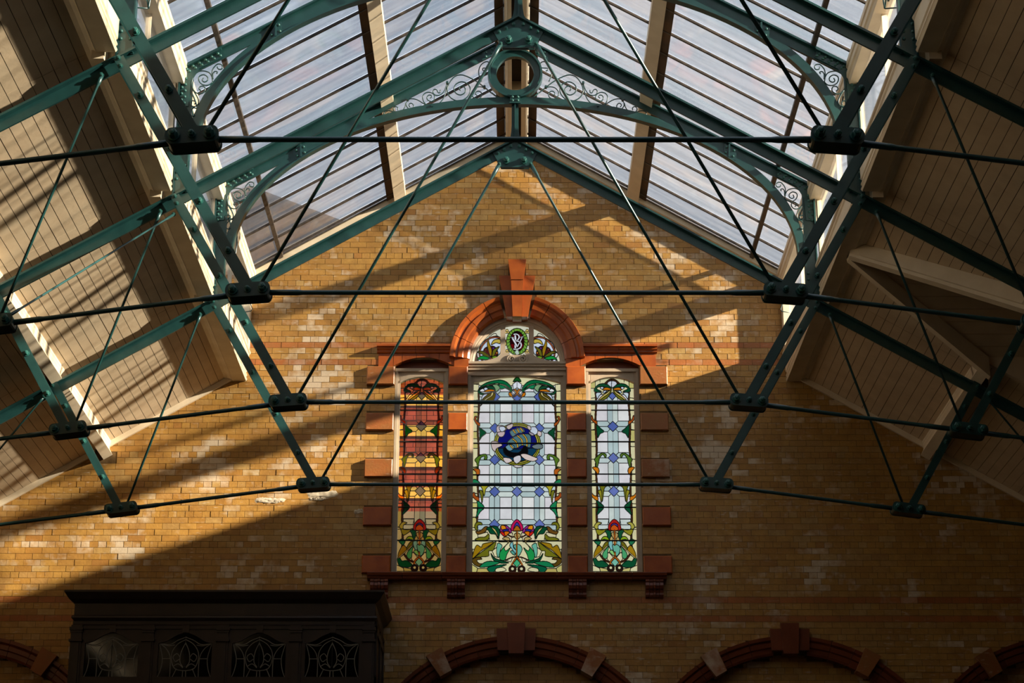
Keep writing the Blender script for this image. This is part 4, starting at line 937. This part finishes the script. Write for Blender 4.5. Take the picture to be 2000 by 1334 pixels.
            for k in range(n):
                t0, t1 = k/n+.004, (k+1)/n-.004
                def pt(x, t): return (x, ym+(V(5.72)-ym)*t, zr+(sof(5.72)-zr)*t)
                xs0, xs1 = 3.95+1.77*t0, 3.95+1.77*t1
                v = [pt(xs0, t0), pt(HALF, t0), pt(HALF, t1), pt(xs1, t1)]
                cp(MB().add(v+[(a, b, c+.03) for a, b, c in v], [(0,1,2,3),(7,6,5,4),(0,4,5,1),(1,5,6,2),(2,6,7,3),(3,7,4,0)]), 'dormer_board', 'board')
            v = [(3.9, ym, zr+.02), (HALF, ym, zr+.02), (HALF, V(5.72)+sgn*.1, sof(5.72)+.0), (5.72, V(5.72)+sgn*.1, sof(5.72)+.0), (3.9, V(3.95), zr+.02)]
            cp(MB().add([(a, b, c+.02) for a, b, c in v]+[(a, b, c+.1) for a, b, c in v], [(0,1,2,3,4),(9,8,7,6,5)]+[(i, (i+1)%5, (i+1)%5+5, i+5) for i in range(5)]), 'dormer_deck', 'deck')
        cp(MB().prism([(HALF-.05, sof(HALF)-.1), (HALF+.1, sof(HALF)-.1), (HALF+.1, zr+.1), (HALF-.05, zr+.1)], VA(9), VB(9)), 'dormer_front', 'board')

# ------------------------------------------------------------------ lantern: clerestory and glass slopes
gang = math.atan(.583); gc, gs = math.cos(gang), math.sin(gang)
for wi, (sx, nm) in enumerate(((-1, 'left'), (1, 'right'))):
    cl = empty('window_%d' % (5+wi), (sx*3.85, -6, 11.14)); tag(cl, 'cream framed clerestory strip along the '+nm+' side of the lantern', 'window', kind='structure')
    off = cl.location.copy()
    def lp(m, name, mat='cream', par=cl, o_=off):
        o = m.build(name, mat, par); fixn(o.data); o.location = -o_; return o
    yy = [-.33]
    k = 0
    lp(MB().box(min(sx*3.77, sx*3.90), max(sx*3.77, sx*3.90), -.19, 0, 11.2, 12.08), 'end_stile')
    for kb in range(9):
        yT = -S*kb
        for j in range(2):
            y = yT-S*j/2
            if y > -.4: continue
            w_ = .05 if j == 0 else .008
            lp(MB().box(min(sx*3.83, sx*3.885), max(sx*3.83, sx*3.885), y-w_, y+w_, 11.2, 12.08), 'mullion')
    me = MB().box(-.003, .003, -S/2+.02, -.02, 0, .88).mesh('pane')
    for k in range(12): put('pane', me, 'sideglass', cl, Vector((sx*3.86, -S*k/2, 11.2))-off)
    hp = [(3.74, 12.07), (3.90, 12.07), (3.95, 12.12), (3.95, 12.33), (3.735, 12.355), (3.715, 12.33), (3.715, 12.27), (3.73, 12.255), (3.73, 12.225), (3.715, 12.21), (3.715, 12.15), (3.73, 12.13)]
    lp(MB().prism([(sx*x, z) for x, z in hp], YB, 0), 'eaves_beam')
    for z in (11.14,): lp(MB().box(min(sx*3.78, sx*3.92), max(sx*3.78, sx*3.92), YB, 0, 11.14, 11.21), 'sill_rail')
    # glass slope
    sk = empty('window_%d' % (7+wi), (sx*2, -6, gls(2))); tag(sk, nm+' glazed slope of the lantern roof with dark glazing bars', 'skylight', kind='structure'); o2 = sk.location.copy()
    gp = lambda m, name, mat='cream': lp(m, name, mat, sk, o2)
    PY = S/6; npane = int(6*S/PY)
    for (xa, xb) in ((.15, 1.62), (1.74, 3.83)):
        L_ = (xb-xa)/gc
        pm = MB().box(0, L_, -PY+.012, -.012, 0, .005).mesh('pane'); bm_ = MB().box(0, L_, -.005, .005, -.030, -.004); bm_.box(0, L_, -.015, .015, -.036, -.030); bm_ = bm_.mesh('glazing_bar')
        for k in range(npane):
            for me, nm_, mt, y in ((pm, 'pane', 'roofglass', -.28-PY*(k-1)), (bm_, 'glazing_bar', 'bar', -.28-PY*k)):
                if nm_ == 'pane' and k == 0: y = -.28
                o = put(nm_, me, mt, sk, Vector((sx*xa, y, gls(xa)))-o2)
                o.rotation_euler = (0, gang if sx > 0 else math.pi-gang, 0)
                if sx < 0: o.rotation_euler = (0, gang, math.pi); 
                if sx < 0 and nm_ == 'pane': o.location.y -= PY
        gp(MB().add([(sx*x, y, gls(x)) for x, y in ((xa, -.285), (xb, -.285), (xb, 0), (xa, 0))], [(0, 1, 2, 3)]), 'pane', 'roofglass')
    gp(MB().prism([(sx*0, gls(0)+.02), (sx*3.95, gls(3.95)+.02), (sx*3.95, gls(3.95)+.12), (sx*0, gls(0)+.12)], YB, -S*6+.1), 'light_block_roof', 'deck')  # unseen opaque cover, added to cut ambient light on the end wall
    lp(MB().box(min(sx*3.83, sx*3.95), max(sx*3.83, sx*3.95), YB, -S*6, 11.15, 12.1), 'light_block_panel')  # likewise added out of view, shuts off clerestory light from behind
    gp(MB().prism([(sx*x, gls(x)+d) for x, d in ((1.605, .0), (1.755, .0), (1.755, -.15), (1.60, -.15))], YB, 0), 'ridge_purlin')
    gp(MB().prism([(sx*x, gls(x)+d) for x, d in ((1.77, -.012), (1.87, -.012), (1.87, -.035), (1.77, -.035))], YB, -.1), 'flashing_board', 'umber')
    gp(MB().prism([(sx*x, gls(x)+d) for x, d in ((3.335, -.012), (3.385, -.012), (3.385, -.055), (3.335, -.055))], YB, -.13), 'cross_bar', 'bar')
    gp(MB().prism([(sx*x, gls(x)+d) for x, d in ((.17, -.012), (.285, -.012), (.285, -.03), (.17, -.03))], YB, -.1), 'flashing_board', 'umber')
    gp(MB().prism([(sx*.065, 14.50), (sx*.155, 14.46), (sx*.155, 14.31), (sx*.135, 14.30), (sx*.12, 14.315), (sx*.065, 14.315)], YB, 0), 'ridge_board')
    gp(MB().prism([(sx*.0, 14.60), (sx*.17, 14.50), (sx*.17, 14.47), (sx*.0, 14.47)], YB, .4), 'ridge_cap', 'deck')
    # raking frame against the gable
    gp(MB().prism([(sx*.05, gls(.05)-.0), (sx*3.80, gls(3.8)-.0), (sx*3.80, gls(3.8)-.10), (sx*.05, gls(.05)-.10)], -.13, 0), 'raking_board')
    gp(MB().prism([(sx*.17, gls(.17)-.005), (sx*3.80, gls(3.8)-.005), (sx*3.80, gls(3.8)-.02), (sx*.17, gls(.17)-.02)], -.17, -.13), 'raking_rail', 'bar')
for k in range(20):
    y = -.8-1.6*k
    if y < YB: break
m = MB()
rs = empty('trim_7', (0, -6, 14.3)); tag(rs, 'cream cross blocks between the ridge boards of the lantern', 'ridge block', kind='structure')
for k in range(14):
    y = -1.75-S/2*k; o = MB().box(-.065, .065, y-.12, y, 14.34, 14.47).build('block', 'cream', rs); o.location = (0, 6, -14.3)

# ------------------------------------------------------------------ opening gear beside the lantern posts
def gear(sx, y, label):
    e = empty('window_opener', (sx*3.70, y, 11.3)); tag(e, label, 'window gear', 'green window openers')
    def q(pts, r, n): o = MB().tube([(sx*(x-3.70), dy, z-11.3) for x, dy, z in pts], r, 6).build(n, 'iron', e, True)
    q(crom([(3.72, 0, 12.16), (3.66, .02, 12.02), (3.615, .03, 11.85), (3.60, .03, 11.65), (3.615, .03, 11.45)], False, 5), .010, 'quadrant')
    q([(3.73, 0, 12.10), (3.615, .03, 11.45)], .008, 'rod'); q([(3.80, 0, 11.80), (3.60, .03, 11.72)], .008, 'lever'); q([(3.80, 0, 11.98), (3.65, .03, 11.97)], .014, 'bracket'); q([(3.82, 0, 11.45), (3.615, .03, 11.45)], .007, 'lever')
GLAB = ['beside the truss nearest the brick wall', 'beside the second truss from the brick wall', 'beside the third truss from the brick wall']
for sx, nm in ((-1, 'left'), (1, 'right')):
    for k in range(3): gear(sx, TY[k]+.35, 'thin green window opening rods on the %s, %s' % (nm, GLAB[k]))
    e = empty('pull_loop', (sx*3.72, -.5, 11.6)); tag(e, 'small green pull loop at the %s end of the clerestory by the wall' % nm, 'window gear')
    MB().tube([(sx*.04, 0, .20), (sx*-.03, 0, 0.02), (sx*-.01, 0, -.01), (sx*.10, 0, -.03)], .007, 6).build('loop', 'iron', e, True); MB().box(sx*.06-.03, sx*.06+.03, -.03, .03, .16, .24).build('bracket', 'iron', e)

# ------------------------------------------------------------------ dark wooden screen with leaded lights
GZ = 3.9
gal = MB().box(-HALF, HALF, -2.2, .0, GZ-.25, GZ).build('floor_gallery', 'wood'); tag(gal, 'dark timber gallery floor under the wooden screen', 'floor', kind='structure')
cab = empty('glazed_screen', (-3.71, -.8, GZ)); tag(cab, 'dark carved wooden screen with a row of four leaded glass lights', 'wooden screen')
def cb(m, name, mat='wood', par=None, smooth=False):
    o = m.build(name, mat, par or cab, smooth); fixn(o.data); o.location = (3.71, .8, -GZ) if par is None else (0, 0, 0); return o
CXA, CXB, CF = -5.63, -1.79, -1.58
def corn(prof, name):                        # moulding that runs round front and both ends
    m = MB(); k = len(prof); ring = []
    for o_, z in prof: ring.append([(CXA-o_, -.012, z), (CXA-o_, CF-o_, z), (CXB+o_, CF-o_, z), (CXB+o_, -.012, z)])
    vs = [p for r in ring for p in r]; fs = []
    for i in range(k):
        for j in range(3): a, b = i*4+j, ((i+1) % k)*4+j; fs.append((a, a+1, b+1, b))
    fs.append(tuple(i*4 for i in range(k))); fs.append(tuple(i*4+3 for i in range(k)))
    m.add(vs, fs); return cb(m, name)
corn([(-.05, 7.36), (.115, 7.36), (.115, 7.335), (.09, 7.30), (.06, 7.255), (.02, 7.225), (.0, 7.21), (-.05, 7.21)], 'cornice')
corn([(-.05, 7.215), (-.005, 7.215), (-.005, 7.06), (.02, 7.045), (.025, 7.02), (.005, 7.0), (-.005, 6.985), (-.05, 6.985)], 'frieze')
corn([(-.05, 6.985), (-.012, 6.985), (-.012, 6.945), (.0, 6.93), (-.05, 6.93)], 'architrave')
cb(MB().box(CXA+.04, CXB-.04, CF+.06, -.012, 7.30, 7.34), 'top_board')
for x, nm_ in ((CXA, 'end_panel'), (CXB-.04, 'end_panel')):
    p_ = cb(MB().box(x, x+.04, CF+.05, -.012, GZ, 7.21), nm_)
    xx = (x-.02, x) if x == CXA else (x+.04, x+.06)
    for (y0, y1) in ((-1.5, -1.40), (-.80, -.70), (-.12, -.012)): cb(MB().box(xx[0], xx[1], y0, y1, GZ, 7.0), 'end_rail', par=p_)
    for z in (5.2, 6.2, 6.85): cb(MB().box(xx[0], xx[1], -1.5, -.02, z, z+.09), 'end_rail', par=p_)
pil = [-5.575, -4.66, -3.715, -2.79, -1.865]
for px in pil:
    p_ = cb(MB().box(px-.07, px+.07, CF-.015, CF+.06, GZ, 6.93), 'pilaster')
    cb(MB().box(px-.085, px+.085, CF-.045, CF+.05, 6.86, 6.90), 'cap', par=p_); cb(MB().box(px-.078, px+.078, CF-.03, CF+.05, 6.83, 6.862), 'cap', par=p_); cb(MB().box(px-.085, px+.085, CF-.05, CF+.05, 6.715, 6.745), 'cap', par=p_)
    cb(MB().box(px-.045, px+.045, CF-.03, CF, GZ+.3, 6.70), 'pilaster_face', par=p_)
for a, b in zip(pil, pil[1:]):
    x0, x1 = a+.07, b-.07; xc = (x0+x1)/2; hw = .34
    og = [(xc-hw, 6.70), (xc-hw*.72, 6.725), (xc-hw*.4, 6.79), (xc-hw*.18, 6.822), (xc, 6.832), (xc+hw*.18, 6.822), (xc+hw*.4, 6.79), (xc+hw*.72, 6.725), (xc+hw, 6.70)]; og = crom(og, False, 3)
    sp_ = cb(MB().prism([(x0, 6.93)]+[(x0, 6.70)]+og+[(x1, 6.70), (x1, 6.93)], CF+.01, CF+.05), 'spandrel_panel')
    cb(MB().box(xc-.04, xc+.04, CF-.01, CF+.01, 6.835, 6.93), 'muntin', par=sp_); cb(MB().box(x0, x1, CF-.008, CF+.01, 6.88, 6.905), 'rail', par=sp_)
    for xa in ((x0, xc-hw), (xc+hw, x1)): cb(MB().box(xa[0], xa[1], CF, CF+.05, 6.24, 6.71), 'stile', par=sp_)
    cb(MB().box(x0, x1, CF-.005, CF+.05, 6.18, 6.272), 'bottom_rail'); cb(MB().box(x0, x1, CF, CF+.04, GZ, 6.18), 'lower_panel')
    lt = cb(MB().prism([(xc-hw, 6.27)]+og+[(xc+hw, 6.27)], CF+.028, CF+.032), 'leaded_light', 'darkglass')
    ld = MB()
    def came(pts, sm=True, r=.0055):
        for s_ in (-1, 1):
            p = [(xc+s_*u, CF+.024, 6.27+v) for u, v in pts]; ld.tube(crom(p, False, 5) if sm and len(p) > 2 else p, r, 5)
    came([(.33, .42), (.285, .24), (.30, .10), (.335, 0)]); came([(.33, .43), (.24, .36), (.185, .24), (.18, .0)]); came([(.33, .43), (.2, .415), (.10, .47), (0, .51)]); came([(.33, .43), (.22, .40), (.14, .41)]); came([(0, .48), (.10, .42), (.165, .32), (.165, .20), (.12, .11), (.03, .085), (.0, .085)])
    came([(.19, .235), (.285, .235)], False); came([(0, .44), (.05, .32), (.06, .20), (.02, .13)]); came([(.06, .25), (.10, .30), (.15, .26), (.12, .20), (.07, .23)]); came([(.02, .12), (.08, .17), (.14, .14)]); came([(.018, .09), (.022, 0)], False); came([(.10, .11), (.15, 0)], False); came([(.0, .52), (0, .13)], False, .004)
    cb(ld, 'lead_came', 'palelead', par=lt)
